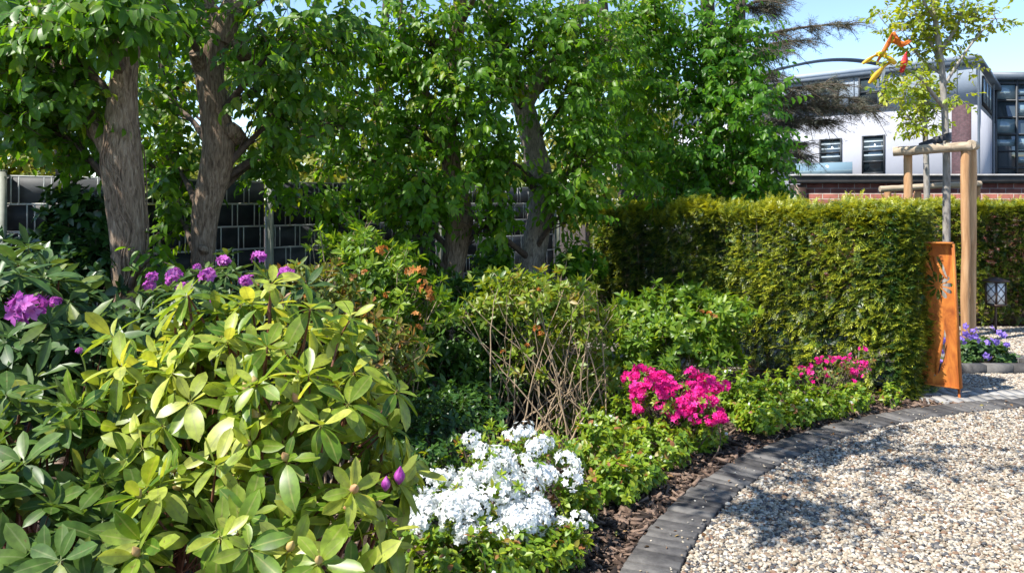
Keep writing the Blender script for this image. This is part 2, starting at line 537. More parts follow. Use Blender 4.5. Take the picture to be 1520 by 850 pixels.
# foliage
M['horn_near'] = leaf_mat('horn_near', [(0, (.042, .118, .006)), (.45, (.08, .192, .008)), (.8, (.13, .25, .012)), (1, (.21, .27, .015))], .42, .5, 1.7, rib=(.10, .16, .04))
M['horn'] = leaf_mat('horn', [(0, (.048, .13, .006)), (.45, (.09, .21, .008)), (.8, (.14, .265, .012)), (1, (.22, .28, .015))], .42, .5, 1.8, spec=.35)
M['horn_blue'] = leaf_mat('horn_blue', [(0, (.038, .125, .008)), (.5, (.074, .20, .011)), (1, (.145, .27, .016))], .40, .5, 1.7, spec=.35)
M['back_leaf'] = leaf_mat('back_leaf', [(0, (.10, .15, .012)), (.5, (.17, .20, .015)), (1, (.26, .24, .02))], .5, .5, 1.9)
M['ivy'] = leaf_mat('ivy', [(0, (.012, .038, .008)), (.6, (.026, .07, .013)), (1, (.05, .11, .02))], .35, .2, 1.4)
M['young'] = leaf_mat('young', [(0, (.12, .20, .012)), (.5, (.22, .29, .016)), (1, (.34, .36, .02))], .42, .42, 1.8)
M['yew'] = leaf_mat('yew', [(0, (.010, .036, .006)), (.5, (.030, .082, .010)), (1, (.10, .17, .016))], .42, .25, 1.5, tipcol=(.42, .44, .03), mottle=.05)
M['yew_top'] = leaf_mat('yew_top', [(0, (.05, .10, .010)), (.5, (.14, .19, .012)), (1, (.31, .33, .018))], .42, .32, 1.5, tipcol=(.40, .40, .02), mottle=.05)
M['rhodo_light'] = leaf_mat('rhodo_light', [(0, (.06, .13, .012)), (.4, (.12, .20, .016)), (.75, (.24, .30, .035)), (1, (.40, .43, .08))], .38, .36, 1.8, rib=(.26, .28, .07), spec=.45, back=(.17, .21, .05), mottle=.2, spots=.7)
M['rhodo_dark'] = leaf_mat('rhodo_dark', [(0, (.024, .06, .016)), (.5, (.05, .105, .024)), (.85, (.085, .14, .03)), (1, (.14, .18, .035))], .42, .24, 1.7, rib=(.10, .14, .05), spec=.35, back=(.08, .12, .05), mottle=.2)
M['rhodo_shaded'] = leaf_mat('rhodo_shaded', [(0, (.032, .075, .016)), (.5, (.065, .125, .02)), (.85, (.10, .16, .026)), (1, (.18, .20, .035))], .40, .3, 1.8, rib=(.16, .2, .07), spec=.38, back=(.13, .17, .05), mottle=.2, spots=.6)  # lower left leaves: shade put into a darker copy of the pale green
M['azalea_red'] = leaf_mat('azalea_red', [(0, (.06, .11, .018)), (.55, (.115, .165, .02)), (.8, (.19, .17, .03)), (1, (.28, .11, .035))], .45, .32, 1.6, rib=(.15, .16, .05))
M['azalea_green'] = leaf_mat('azalea_green', [(0, (.06, .135, .012)), (.6, (.12, .22, .016)), (1, (.22, .30, .022))], .42, .42, 1.7)
M['pieris'] = leaf_mat('pieris', [(0, (.03, .08, .012)), (.5, (.062, .14, .015)), (1, (.12, .21, .022))], .40, .32, 1.6)
M['yellow_green'] = leaf_mat('yellow_green', [(0, (.085, .16, .012)), (.5, (.17, .25, .016)), (.93, (.18, .205, .022)), (1, (.26, .19, .03))], .45, .36, 1.7)
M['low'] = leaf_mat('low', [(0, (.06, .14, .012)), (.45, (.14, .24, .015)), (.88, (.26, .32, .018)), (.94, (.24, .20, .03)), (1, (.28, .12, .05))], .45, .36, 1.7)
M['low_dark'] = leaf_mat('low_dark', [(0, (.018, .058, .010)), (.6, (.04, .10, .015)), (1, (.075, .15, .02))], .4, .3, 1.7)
M['dead_leaf'] = leaf_mat('dead_leaf', [(0, (.07, .035, .018)), (.5, (.16, .085, .035)), (.8, (.26, .16, .07)), (1, (.16, .17, .04))], .7, .1, 1.2, spec=.2)
M['geranium'] = leaf_mat('geranium', [(0, (.03, .075, .02)), (.6, (.055, .12, .025)), (1, (.10, .17, .03))], .5, .3, 1.6)
M['cedar'] = leaf_mat('cedar', [(0, (.07, .088, .062)), (.5, (.13, .135, .095)), (.85, (.20, .175, .125)), (1, (.26, .20, .13))], .7, .12, 1.2, spec=.2)
# petals
M['pet_white'] = petal_mat('pet_white', [(0, (.74, .77, .80)), (1, (.86, .87, .86))], (.72, .76, .55), .3)
M['pet_pink'] = petal_mat('pet_pink', [(0, (.70, .008, .20)), (.6, (.82, .02, .30)), (1, (.88, .09, .42))], (.75, .02, .12))
M['pet_purple'] = petal_mat('pet_purple', [(0, (.34, .05, .33)), (.6, (.50, .11, .47)), (1, (.66, .26, .60))], (.55, .10, .35))
M['pet_violet'] = petal_mat('pet_violet', [(0, (.22, .13, .55)), (1, (.36, .24, .72))], (.6, .5, .7))
M['pet_orange'] = petal_mat('pet_orange', [(0, (.34, .10, .025)), (.6, (.50, .19, .04)), (1, (.46, .30, .12))], (.5, .2, .05))
M['bud'] = noise_mat('bud', [(.3, (.30, .25, .06)), (.5, (.42, .30, .12)), (.7, (.40, .17, .10))], (14, 14, 14), 3, .5, .2)
M['bud_purple'] = noise_mat('bud_purple', [(.35, (.13, .012, .12)), (.5, (.30, .035, .26)), (.68, (.50, .16, .38))], (60, 60, 18), 4, .45, .5, .01)
# built things
M['galv'] = noise_mat('galv', [(.3, (.32, .33, .33)), (.7, (.52, .53, .52))], (12, 12, 12), 5, .55, .1, .005)
M['strip'] = noise_mat('strip', [(.25, (.012, .014, .018)), (.5, (.03, .034, .04)), (.8, (.07, .075, .08))], (5, 5, 9), 6, .55, .15, .006, .45)
M['post_fence'] = noise_mat('post_fence', [(.3, (.22, .23, .19)), (.7, (.36, .37, .31))], (10, 10, 10), 6, .6, .1)
M['brick'] = brick_mat('brick', (.15, .042, .030), (.22, .07, .048), (.30, .25, .22), 1)
M['coping'] = noise_mat('coping', [(.3, (.035, .033, .033)), (.7, (.085, .08, .078))], (5, 5, 5), 6, .75, .2)
M['coping_top'] = noise_mat('coping_top', [(.3, (.26, .25, .24)), (.7, (.44, .42, .40))], (5, 5, 5), 6, .8, .2)
M['wood'] = noise_mat('wood', [(.25, (.23, .115, .048)), (.5, (.43, .24, .115)), (.75, (.58, .37, .20))], (26, 26, 2.2), 7, .7, .25, .006, .25, .3, 'Object', 0, .6)
M['wood_grey'] = noise_mat('wood_grey', [(.25, (.20, .155, .105)), (.5, (.38, .30, .21)), (.75, (.52, .43, .32))], (2.2, 26, 26), 7, .75, .3, .006, .25, .3, 'Object', 0, .6)
M['rust'] = noise_mat('rust', [(.28, (.14, .035, .010)), (.44, (.36, .10, .018)), (.56, (.52, .17, .028)), (.75, (.62, .26, .055))], (11, 11, 3.5), 9, .75, .25, .004, 0, .3, 'Object', 0, .8)
M['lamp_metal'] = noise_mat('lamp_metal', [(.3, (.035, .022, .017)), (.7, (.09, .055, .04))], (15, 15, 15), 5, .5, .15, .004, 0, .5, 'Object', .4)
M['lamp_pane'] = flat_mat('lamp_pane', (.84, .86, .86), .35)
M['rubber'] = flat_mat('rubber', (.018, .018, .02), .6)
M['render_white'] = noise_mat('render_white', [(.3, (.37, .375, .41)), (.7, (.42, .425, .46))], (.6, .6, .6), 6, .9, .05)
M['clad'] = noise_mat('clad', [(.3, (.26, .31, .37)), (.7, (.33, .38, .44))], (1, 1, 1), 5, .45, .05)
M['roof_metal'] = noise_mat('roof_metal', [(.3, (.075, .095, .12)), (.7, (.12, .145, .175))], (1, 1, 1), 5, .45, .05)
M['roof_dark'] = noise_mat('roof_dark', [(.3, (.03, .045, .07)), (.7, (.06, .08, .11))], (1, 1, 1), 5, .5, .05)
M['frame_dark'] = flat_mat('frame_dark', (.035, .04, .045), .5)
M['glass'] = glass_mat('glass', (.035, .05, .058))
M['glass_pale'] = glass_mat('glass_pale', (.16, .24, .28))
M['blind'] = flat_mat('blind', (.36, .42, .45), .6)
M['brick_far'] = brick_mat('brick_far', (.055, .025, .03), (.075, .036, .04), (.07, .055, .06), 1)
for nm, c in (('red', (.62, .03, .03)), ('orange', (.72, .17, .02)), ('yellow', (.75, .42, .03)), ('white', (.7, .7, .68))):
    M['ribbon_' + nm] = flat_mat('ribbon_' + nm, c, .55)

# ------------------------------------------------------------------ ground, gravel, borders
def strip_sheet(name, outline, z, mat, res=None):
    """a flat polygon given by outline (x,y) list"""
    me = bpy.data.meshes.new(name)
    me.from_pydata([(x, y, z) for x, y in outline], [], [list(range(len(outline)))])
    me.materials.append(M[mat])
    o = bpy.data.objects.new(name, me)
    COL.objects.link(o)
    return tag(o, kind='structure')


g = Geo()
g.add([(-400, -60, 0), (400, -60, 0), (400, 700, 0), (-400, 700, 0)], [(0, 1, 2, 3)])
tag(g.build('ground', M['soil']), kind='structure')


def pix_ground(pts):
    out = []
    for px, py in pts:
        Y = EYE * F / (py - HOR)
        out.append(((px - 760) / F * Y, Y))
    return np.array(out)


soil_edge = pix_ground([(905, 850), (963, 780), (1049, 707), (1129, 668), (1200, 644), (1299, 618), (1398, 606), (1520, 600)])
grav_edge = pix_ground([(1010, 850), (1052, 780), (1123, 712), (1200, 674), (1299, 640), (1398, 620.7), (1520, 607.7)])


def fit_circle(p):
    A = np.c_[2 * p, np.ones(len(p))]
    s = np.linalg.lstsq(A, (p ** 2).sum(1), rcond=None)[0]
    return s[0], s[1], math.sqrt(s[2] + s[0] ** 2 + s[1] ** 2)


cx, cy, r_in = fit_circle(grav_edge)
r_out = np.mean(np.hypot(soil_edge[:, 0] - cx, soil_edge[:, 1] - cy))
print('border circle', cx, cy, r_in, r_out)
pitch = 0.072
g = Geo()
a0, a1 = R(86), R(215)
na = int((a1 - a0) * (r_in + r_out) / 2 / pitch)
for i in range(na):
    a = a0 + (i + .5) * (a1 - a0) / na
    wid_in = (a1 - a0) / na * r_in - .005
    wid_out = (a1 - a0) / na * r_out - .005
    dz = random.uniform(-.004, .004)
    j = random.uniform(-.006, .006)
    z0, z1 = -.08, .026 + dz
    er = np.array((math.cos(a), math.sin(a))); et = np.array((-er[1], er[0]))
    c = np.array((cx, cy))
    ring = []
    for z, ins in ((z0, 0), (z1 - .006, 0), (z1, .005)):
        for rr, ww in ((r_in + j + ins, wid_in / 2 - ins), (r_out + j - ins, wid_out / 2 - ins)):
            for s in ((-1, 1) if rr < (r_in + r_out) / 2 else (1, -1)):
                p = c + er * rr + et * ww * s
                ring.append((p[0], p[1], z + random.uniform(-.0015, .0015)))
    f = []
    for lv in (0, 4):
        for k in range(4):
            f.append((lv + k, lv + 4 + k, lv + 4 + (k + 1) % 4, lv + (k + 1) % 4))
    f.append((8, 11, 10, 9))
    g.add(ring, f, None, random.random())
tag(g.build('paving_border', M['paver_dark']), kind='structure')

arc = [(cx + (r_in - .005) * math.cos(t), cy + (r_in - .005) * math.sin(t)) for t in np.linspace(R(30), R(230), 60)]
strip_sheet('gravel_path', arc + [(2.0, -6), (14, -6), (14, 5)], .004, 'gravel_bed')


def ico_pebble(sub):
    import bmesh
    bm = bmesh.new()
    bmesh.ops.create_icosphere(bm, subdivisions=sub, radius=.5)
    v = np.array([q.co[:] for q in bm.verts]); f = np.array([[q.index for q in p.verts] for p in bm.faces])
    bm.free()
    return v, f


def pebbles(g, pts, sizes, sub, layers):
    tv, tf = ico_pebble(sub)
    K = 10
    kinds = []
    for k in range(K):
        rs = np.random.default_rng(100 + k)
        w = tv * (1 + rs.normal(0, .13 if sub > 1 else .1, (len(tv), 1)))
        w = w * np.array((1, rs.uniform(.6, .85), rs.uniform(.42, .65)))
        kinds.append((w, tf, np.zeros((len(tv), 2))))
    kk = rng.integers(0, K, len(pts))
    for k in range(K):
        s = kk == k
        n = s.sum()
        yaw = rng.uniform(0, 6.28, n)
        d = np.stack((np.cos(yaw), np.sin(yaw), rng.normal(0, .25, n)), 1)
        up = np.stack((rng.normal(0, .3, n), rng.normal(0, .3, n), np.ones(n)), 1)
        g.inst(kinds[k], frames(d, up), pts[s], sizes[s], rng.random(n))


def gravel_points(n, xr, yr, inside):
    x = rng.uniform(*xr, n); y = rng.uniform(*yr, n)
    k = inside(x, y)
    return x[k], y[k]


g = Geo()
inside = lambda x, y: (np.hypot(x - cx, y - cy) < r_in - .012) & (x < .75 * y + .9)
x, y = gravel_points(135000, (.5, 4.4), (2.6, 4.7), inside)
s = rng.uniform(.009, .023, len(x)) * rng.choice([.75, 1, 1.4], len(x))
pebbles(g, np.stack((x, y, s * .2 + rng.uniform(.004, .017, len(x))), 1), s, 2, 1)
x, y = gravel_points(125000, (1.2, 5.7), (4.7, 6.5), inside)
s = rng.uniform(.010, .024, len(x)) * rng.choice([.75, 1, 1.35], len(x))
pebbles(g, np.stack((x, y, s * .2 + rng.uniform(.004, .017, len(x))), 1), s, 1, 1)
n = 260
an = rng.uniform(R(100), R(215), n); ro = r_in + np.abs(rng.normal(0, .09, n))
x, y = cx + ro * np.cos(an), cy + ro * np.sin(an)
k = ro < r_out
s = rng.uniform(.008, .018, n)
pebbles(g, np.stack((x, y, .028 + s * .2), 1)[k], s[k], 1, 1)
tag(g.build('gravel', M['pebble'], smooth=True), 'pale mixed cream and grey pebbles covering the path inside the dark border', 'gravel', kind='stuff')

# beyond the rusty panel: pale paving strip, second gravel strip, dark kerb
strip_sheet('back_gravel_path', [(3.25, 6.74), (9, 6.74), (9, 7.40), (3.25, 7.40)], .004, 'gravel_bed')
strip_sheet('side_gravel_path', [(4.95, 7.54), (9, 7.54), (9, 10.2), (5.1, 10.2)], .004, 'gravel_bed')
strip_sheet('rear_gravel_path', [(1.2, 7.9), (3.2, 7.42), (4.6, 7.42), (4.6, 9), (3.0, 11.8), (.4, 11.8), (.4, 9.6)], .005, 'gravel_bed')
g = Geo()
x = 3.35
while x < 9:
    for row in range(2):
        g.box((x + (.05 if row else 0), 6.43 + row * .205, -.02), (.096, .198, .09 + random.uniform(-.004, .004)), 0, random.random())
    x += .102
tag(g.build('pale_paving', M['paver_pale']), kind='structure')
g = Geo()
x = 3.3
while x < 5.0:
    g.box((x, 7.47, .02), (.245, .10, .14 + random.uniform(-.004, .004)), random.uniform(-.01, .01), random.random()); x += .25
y = 7.65
while y < 10:
    g.box((4.98 + (y - 7.5) * .07, y, .02), (.10, .245, .13), -.06, random.random()); y += .25
tag(g.build('kerb', M['paver_dark']), kind='structure')
g = Geo()
x, y = gravel_points(16000, (3.3, 6.2), (6.76, 7.40), lambda x, y: x < .72 * y + .3)
s = rng.uniform(.018, .034, len(x))
pebbles(g, np.stack((x, y, s * .2 + .006), 1), s, 1, 1)
x, y = gravel_points(24000, (5.05, 7.4), (7.55, 10.2), lambda x, y: (x < .72 * y + .3) & (x > 5.05 + (y - 7.5) * .07))
s = rng.uniform(.022, .04, len(x))
pebbles(g, np.stack((x, y, s * .2 + .006), 1), s, 1, 1)
x, y = gravel_points(16000, (.6, 4.0), (7.6, 10.6), lambda x, y: (x + y > 10.1) & (x + .2 * y < 5))
s = rng.uniform(.025, .05, len(x))
pebbles(g, np.stack((x, y, s * .2 + .006), 1), s, 1, 1)
tag(g.build('far_gravel', M['pebble'], smooth=True), 'pale gravel between the kerbs behind the hedge and the rusty panel', 'gravel', kind='stuff')

# bark mulch
g = Geo()
n = 15000
ang = rng.uniform(R(75), R(222), n)
off = np.abs(rng.normal(0, .42, n)) + .005
x = cx + (r_out + off) * np.cos(ang); y = cy + (r_out + off) * np.sin(ang)
ok = (y < 6.36) | (x < 3.2)
x, y = x[ok], y[ok]
x2, y2 = rng.uniform(-3, 2.6, 9000), rng.uniform(2, 7.5, 9000)
k = np.hypot(x2 - cx, y2 - cy) > r_out + .3
x = np.r_[x, x2[k]]; y = np.r_[y, y2[k]]
n = len(x)
yaw = rng.uniform(0, 6.28, n)
bx = Geo(); bx.box((0, 0, 0), (1, 1, 1))
tpl = (np.concatenate(bx.v) * np.array((1, 1, 1)), np.concatenate(bx.f4), np.concatenate(bx.uv))
tpl[0][:, 0] *= np.where(tpl[0][:, 1] > 0, .55, 1)
d = np.stack((np.cos(yaw), np.sin(yaw), rng.normal(0, .3, n)), 1)
up = np.stack((rng.normal(0, .45, n), rng.normal(0, .45, n), np.ones(n)), 1)
L = rng.gamma(3, .011, n) + .012
g.inst(tpl, frames(d, up), np.stack((x, y, rng.uniform(.002, .02, n)), 1), np.stack((L * rng.uniform(.25, .5, n), L, L * .14), 1), rng.random(n))
tag(g.build('bark_mulch', M['bark_chip']), 'dark brown bark chips between the low plants and the paving border', 'mulch', kind='stuff')


g = Geo()
n = 330
an = rng.uniform(R(80), R(218), n); ro = r_in + .1 + rng.normal(0, .5, n)
x, y = cx + ro * np.cos(an), cy + ro * np.sin(an)
z = np.where(ro < r_in, .026, np.where(ro < r_out, .034, .03))
yaw = rng.uniform(0, 6.28, n)
g.inst(OVAL, frames(np.stack((np.cos(yaw), np.sin(yaw), rng.normal(.05, .2, n)), 1), np.stack((rng.normal(0, .4, n), rng.normal(0, .4, n), np.ones(n)), 1)), np.stack((x, y, z), 1), rng.uniform(.012, .04, n), rng.random(n))
tag(g.build('fallen_leaves', M['dead_leaf']), 'small dry leaves scattered over the border and the gravel edge', 'fallen leaves', kind='stuff')


# ------------------------------------------------------------------ wire fence with dark strips
def wire_fence():
    p0 = np.array((-3.62, 5.63)); d = np.array((.653, .757)); sp = 2.14
    root = thing('wire_fence', 'galvanised double wire mesh fence filled with dark grey privacy strips behind the tree trunks', 'fence', (p0[0], p0[1], 0))
    rz = math.atan2(d[1], d[0])
    nrm = np.array((d[1], -d[0]))          # towards the camera
    TOP = EYE + .19
    P = lambda s, o=0.0, z=0.0: (p0[0] + d[0] * s + nrm[0] * o, p0[1] + d[1] * s + nrm[1] * o, z)
    for k in range(-2, 4):
        q = Geo()
        q.box(P(k * sp, .025, (TOP + .03) / 2), (.06, .045, TOP + .03), rz)
        q.box(P(k * sp, .025, TOP + .035), (.066, .05, .012), rz)
        q.box(P(k * sp, .052, TOP / 2 + .02), (.04, .008, TOP - .05), rz)
        q.build('post', M['post_fence'], root)
    for k in range(-2, 4):
        if k == 3:
            continue
        w = Geo(); st = Geo()
        s0, s1 = k * sp + .04, (k + 1) * sp - .04
        c = (s0 + s1) / 2
        z = TOP
        while z > 0.05:
            for o in (-.012, .012):
                w.box(P(c, o, z), (s1 - s0, .009, .013), rz)
            z -= .2
        # paired verticals at brick-like offsets, as woven strips leave them visible
        row = 0
        z = TOP
        while z > .1:
            sft = .02 + (.115 if row % 2 else 0) + random.uniform(-.01, .01)
            s = s0 + sft
            while s < s1 - .02:
                for dd in (0, .05):
                    if s + dd < s1:
                        w.box(P(s + dd, .0185, z - .1), (.009, .006, .19), rz)
                s += .215 if random.random() < .8 else .16
            st.box(P(c, .0, z - .1), (s1 - s0, .003, .185), rz, random.random())
            row += 1
            z -= .2
        w.build('wire_panel', M['galv'], root)
        st.build('privacy_strips', M['strip'], root)


wire_fence()


# ------------------------------------------------------------------ bar fence, brick wall
def bar_fence():
    a, b = np.array((1.25, 11.9)), np.array((4.45, 12.4))
    root = thing('bar_fence', 'low grey metal bar fence running behind the hedge to the brick wall', 'fence', (*a, 0))
    d = (b - a) / np.linalg.norm(b - a); L = np.linalg.norm(b - a); rz = math.atan2(d[1], d[0])
    r_ = Geo(); v_ = Geo()
    for z in (1.64, 1.2, .3):
        c = (a + b) / 2
        r_.box((*c, z), (L, .04, .05), rz)
    r_.build('rail', M['galv'], root)
    for s in np.arange(.06, L, .12):
        c = a + d * s
        v_.box((*c, .85), (.02, .018, 1.62), rz)
    v_.build('bars', M['galv'], root)
    for s in (0.0, L / 2, L - .06):
        q = Geo(); c = a + d * s
        q.box((*c, .86), (.07, .07, 1.72), rz); q.build('post', M['post_fence'], root)


bar_fence()


def brick_wall():
    Y = 12.5
    x0, x1 = gx(1196, Y), 14.0
    root = thing('brick_wall', 'red brick garden wall with a dark flat coping behind the hedges', 'wall', (x0, Y, 0))
    top = EYE + (HOR - 272) / F * Y
    q = Geo()
    v = [(x0, Y, 0), (x1, Y, 0), (x1, Y, top), (x0, Y, top), (x0, Y + .24, 0), (x1, Y + .24, 0), (x1, Y + .24, top), (x0, Y + .24, top)]
    f = [(0, 1, 2, 3), (5, 4, 7, 6), (1, 5, 6, 2), (4, 0, 3, 7), (3, 2, 6, 7)]
    q.add(v, f, [(p[0] + (p[1] - Y), p[2]) for p in v])
    q.build('brickwork', M['brick'], root)
    c = Geo(); c.box(((x0 + x1) / 2 - .04, Y + .12, top + .055), (x1 - x0 + .26, .34, .11)); c.build('coping', M['coping'], root)
    c = Geo(); c.box(((x0 + x1) / 2 - .04, Y + .12, top + .127), (x1 - x0 + .30, .38, .03)); c.build('coping_slab', M['coping_top'], root)
    pr = Geo(); pr.box((x0 - .085, Y + .12, top / 2 - .01), (.16, .3, top - .02), 0); pr.build('end_post', M['lamp_metal'], root)


brick_wall()


# ------------------------------------------------------------------ the building beyond the wall
def building():
    c0 = np.array((gx(1450, 40), 40.0)); cl = np.array((gx(1195, 46.3), 46.3))
    df = (cl - c0) / np.linalg.norm(cl - c0)
    dn = np.array((df[1], -df[0]))
    if dn[1] > 0: dn = -dn                 # towards the camera
    L = 26.0
    cr = np.array((gx(1478, 49.8), 49.8)); ds = (cr - c0) / np.linalg.norm(cr - c0); Ls = np.linalg.norm(cr - c0)
    sn = np.array((ds[1], -ds[0]))         # side face, to the right and front
    H = EYE + (HOR - 95) / F * 40
    zb = EYE + (HOR - 156) / F * 40        # cladding above, render below
    root = thing('office_building', 'white rendered office building with grey blue metal upper storey and glass stair tower', 'building', (*c0, 0))
    fa = lambda s, z, o=0: (c0[0] + df[0] * s + dn[0] * o, c0[1] + df[1] * s + dn[1] * o, z)
    fs = lambda s, z, o=0: (c0[0] + ds[0] * s + sn[0] * o, c0[1] + ds[1] * s + sn[1] * o, z)
    rzf = math.atan2(df[1], df[0]); rzs = math.atan2(ds[1], ds[0])
    bk = c0 + df * L + ds * Ls

    def slab(z0, z1, inset, mat, nm, q=None):
        q = q or Geo()
        ps = [fa(0, 0), fs(Ls, 0), (bk[0], bk[1], 0), fa(L, 0)]
        cc = np.mean(ps, axis=0)
        ps = [np.array(p) + (cc - np.array(p)) / np.linalg.norm(cc - np.array(p)) * inset for p in ps]
        v = [(p[0], p[1], z0) for p in ps] + [(p[0], p[1], z1) for p in ps]
        q.add(v, [(3, 2, 1, 0), (4, 5, 6, 7)] + [(k, (k + 1) % 4, 4 + (k + 1) % 4, 4 + k) for k in range(4)])
        return q.build(nm, [M[mat], M['roof_metal']], root)
    slab(0, zb, 0, 'render_white', 'wall')
    q = Geo()
    for s in np.arange(.9, L, 1.3):
        q.box(fa(s, (zb + H) / 2, .0), (.05, .05, H - zb - .01), rzf, .5, 1)
    slab(zb + .003, H, .04, 'clad', 'upper_cladding', q)
    slab(H + .003, H + .22, -.35, 'roof_metal', 'eave')
    slab(H + .223, H + .5, -.15, 'clad', 'roof_edge')
    # brick pier near the corner
    q = Geo()
    a, b = np.array(fa(.25, 0, .02)), np.array(fa(1.15, 0, .02))
    v = [(a[0], a[1], 0), (b[0], b[1], 0), (b[0], b[1], zb + .1), (a[0], a[1], zb + .1)]
    v += [(p[0] - dn[0] * .1, p[1] - dn[1] * .1, p[2]) for p in v]
    q.add(v, [(1, 0, 3, 2), (0, 4, 7, 3), (5, 1, 2, 6), (3, 7, 6, 2)], [(i * .9, p[2]) for i, p in zip((0, 1, 1, 0, 0, 1, 1, 0), v)])
    q.build('brick_pier', M['brick_far'], root)

    def s_at(px):                          # distance along the front at a pixel column
        k = (px - 760) / F
        return (k * c0[1] - c0[0]) / (df[0] - k * df[1])
    wins = [(1217, 1250, 206, 258), (1280, 1314, 201, 258), (1150, 1186, 210, 258)]
    for px0, px1, y0, y1 in wins:
        sa, sb = s_at(px1), s_at(px0)
        Ym = c0[1] + df[1] * (sa + sb) / 2
        z1, z0 = EYE + (HOR - y0) / F * Ym, EYE + (HOR - y1) / F * Ym
        w = sb - sa
        fr = Geo()
        for s in (sa + .04, sb - .04):
            fr.box(fa(s, (z0 + z1) / 2, .03), (.08, .12, z1 - z0), rzf)
        for z in (z1 - .04, z0 + .04, z1 - (z1 - z0) * .40, z1 - (z1 - z0) * .68):
            fr.box(fa((sa + sb) / 2, z, .032), (w - .164, .11, .08), rzf)
        f = fr.build('window', M['frame_dark'], root)
        gl = Geo(); gl.box(fa((sa + sb) / 2, (z0 + z1) / 2, .004), (w - .1, .02, z1 - z0 - .1), rzf); gl.build('pane', M['glass'], f)
        bl = Geo()
        for t in (.16, .30, .52):
            bl.box(fa((sa + sb) / 2, z1 - (z1 - z0) * t, .017), (w - .17, .008, .10), rzf)
        bl.build('blind', M['blind'], f)
        sl = Geo(); sl.box(fa((sa + sb) / 2, z0 - .05, .05), (w + .1, .16, .05), rzf); sl.build('sill', M['roof_metal'], f)
    for px0, px1 in ((1275, 1318), (1205, 1245)):
        sa, sb = s_at(px1), s_at(px0); Ym = c0[1] + df[1] * (sa + sb) / 2
        z1, z0 = zb + 2.0, zb + .35
        fr = Geo(); w = sb - sa
        for s in (sa + .04, sb - .04):
            fr.box(fa(s, (z0 + z1) / 2, .03), (.08, .12, z1 - z0), rzf)
        for z in (z1 - .04, z0 + .04, (z0 + z1) / 2):
            fr.box(fa((sa + sb) / 2, z, .032), (w - .164, .11, .08), rzf)
        f = fr.build('window', M['frame_dark'], root)
        gl = Geo(); gl.box(fa((sa + sb) / 2, (z0 + z1) / 2, .0), (w - .1, .03, z1 - z0 - .1), rzf); gl.build('pane', M['glass'], f)
    # pale glass balustrade low on the facade
    sa, sb = s_at(1275), s_at(1190)
    q = Geo(); q.box(fa((sa + sb) / 2, EYE + (HOR - 253) / F * 44, .9), (sb - sa, .04, .9), rzf); q.build('glass_balustrade', M['glass_pale'], root)
    # side face windows
    q = Geo()
    for z0, z1 in ((zb + .3, H - .2),):
        q.box(fs(Ls * .55, (z0 + z1) / 2, .02), (Ls * .6, .1, z1 - z0), rzs)
    w = q.build('side_window', M['frame_dark'], root)
    q = Geo()
    for k in range(4):
        q.box(fs(Ls * (.31 + .16 * k), (zb + H) / 2 + .05, .065), (Ls * .135, .02, H - zb - .8), rzs)
    q.build('pane', M['glass_pale'], w)
    # downpipe at the corner
    q = Geo(); q.tube([fa(-.12, 0, .12), fa(-.12, H, .12)], .06, 8); q.build('downpipe', M['roof_metal'], root)
    q = Geo(); q.tube([fs(Ls * .7, 0, .12), fs(Ls * .7, H, .12)], .07, 8); q.build('downpipe', M['roof_metal'], root)
    # stair tower
    t0 = np.array((gx(1476, 49.5), 49.5)); W = 7.5; Ht = EYE + (HOR - 118) / F * 49.5
    q = Geo(); q.box((t0[0] + W / 2, t0[1] + 2.0, Ht / 2), (W, 4, Ht)); tw = q.build('stair_tower', M['glass'], root)
    q = Geo(); q.box((t0[0] + W / 2, t0[1] + 1.95, Ht + .2), (W + .4, 4.4, .45)); q.build('tower_roof', M['roof_metal'], tw)
    q = Geo()
    for x in (0.05, 1.35, 2.7, 4.0, 5.4, 7.4):
        q.box((t0[0] + x, t0[1] - .05, Ht / 2), (.12, .14, Ht - .02))
    for z in np.arange(.6, Ht, 1.05):
        q.box((t0[0] + W / 2, t0[1] - .045, z), (W - .06, .1, .11))
    q.build('tower_frame', M['frame_dark'], tw)
    for k, z in enumerate(np.arange(.6, Ht - 1, 1.05)):
        for j, x in enumerate((0.05, 1.35, 2.7)):
            if (k + j) % 3 == 0: continue
            q = Geo(); q.box((t0[0] + x + .66, t0[1] - .012, z + .52), (1.15, .02, .4 + .45 * ((k * 7 + j * 3) % 2)), 0)
            q.build('tower_blind', M['glass_pale'], tw)
    # arched roof behind the parapet
    q = Geo()
    n = 20
    Yb = 53
    for side in range(n):
        t = side / (n - 1)
        px = 1150 + (1345 - 1150) * t
        py = 104 - 18 * math.sin(math.pi * min(1, t * .93 + .02))
        p = at(px, py, Yb)
        if side:
            for yy in (0,):
                a, b = prev, p
                v = [a, b, b + (0, .7, 0), a + (0, .7, 0)]
                v = v + [w_ + np.array((0, 0, -.13)) for w_ in v]
                q.add(v, [(0, 1, 2, 3), (7, 6, 5, 4), (1, 0, 4, 5), (3, 2, 6, 7)])
        prev = p
    q.build('arched_roof', M['roof_dark'], root)


building()

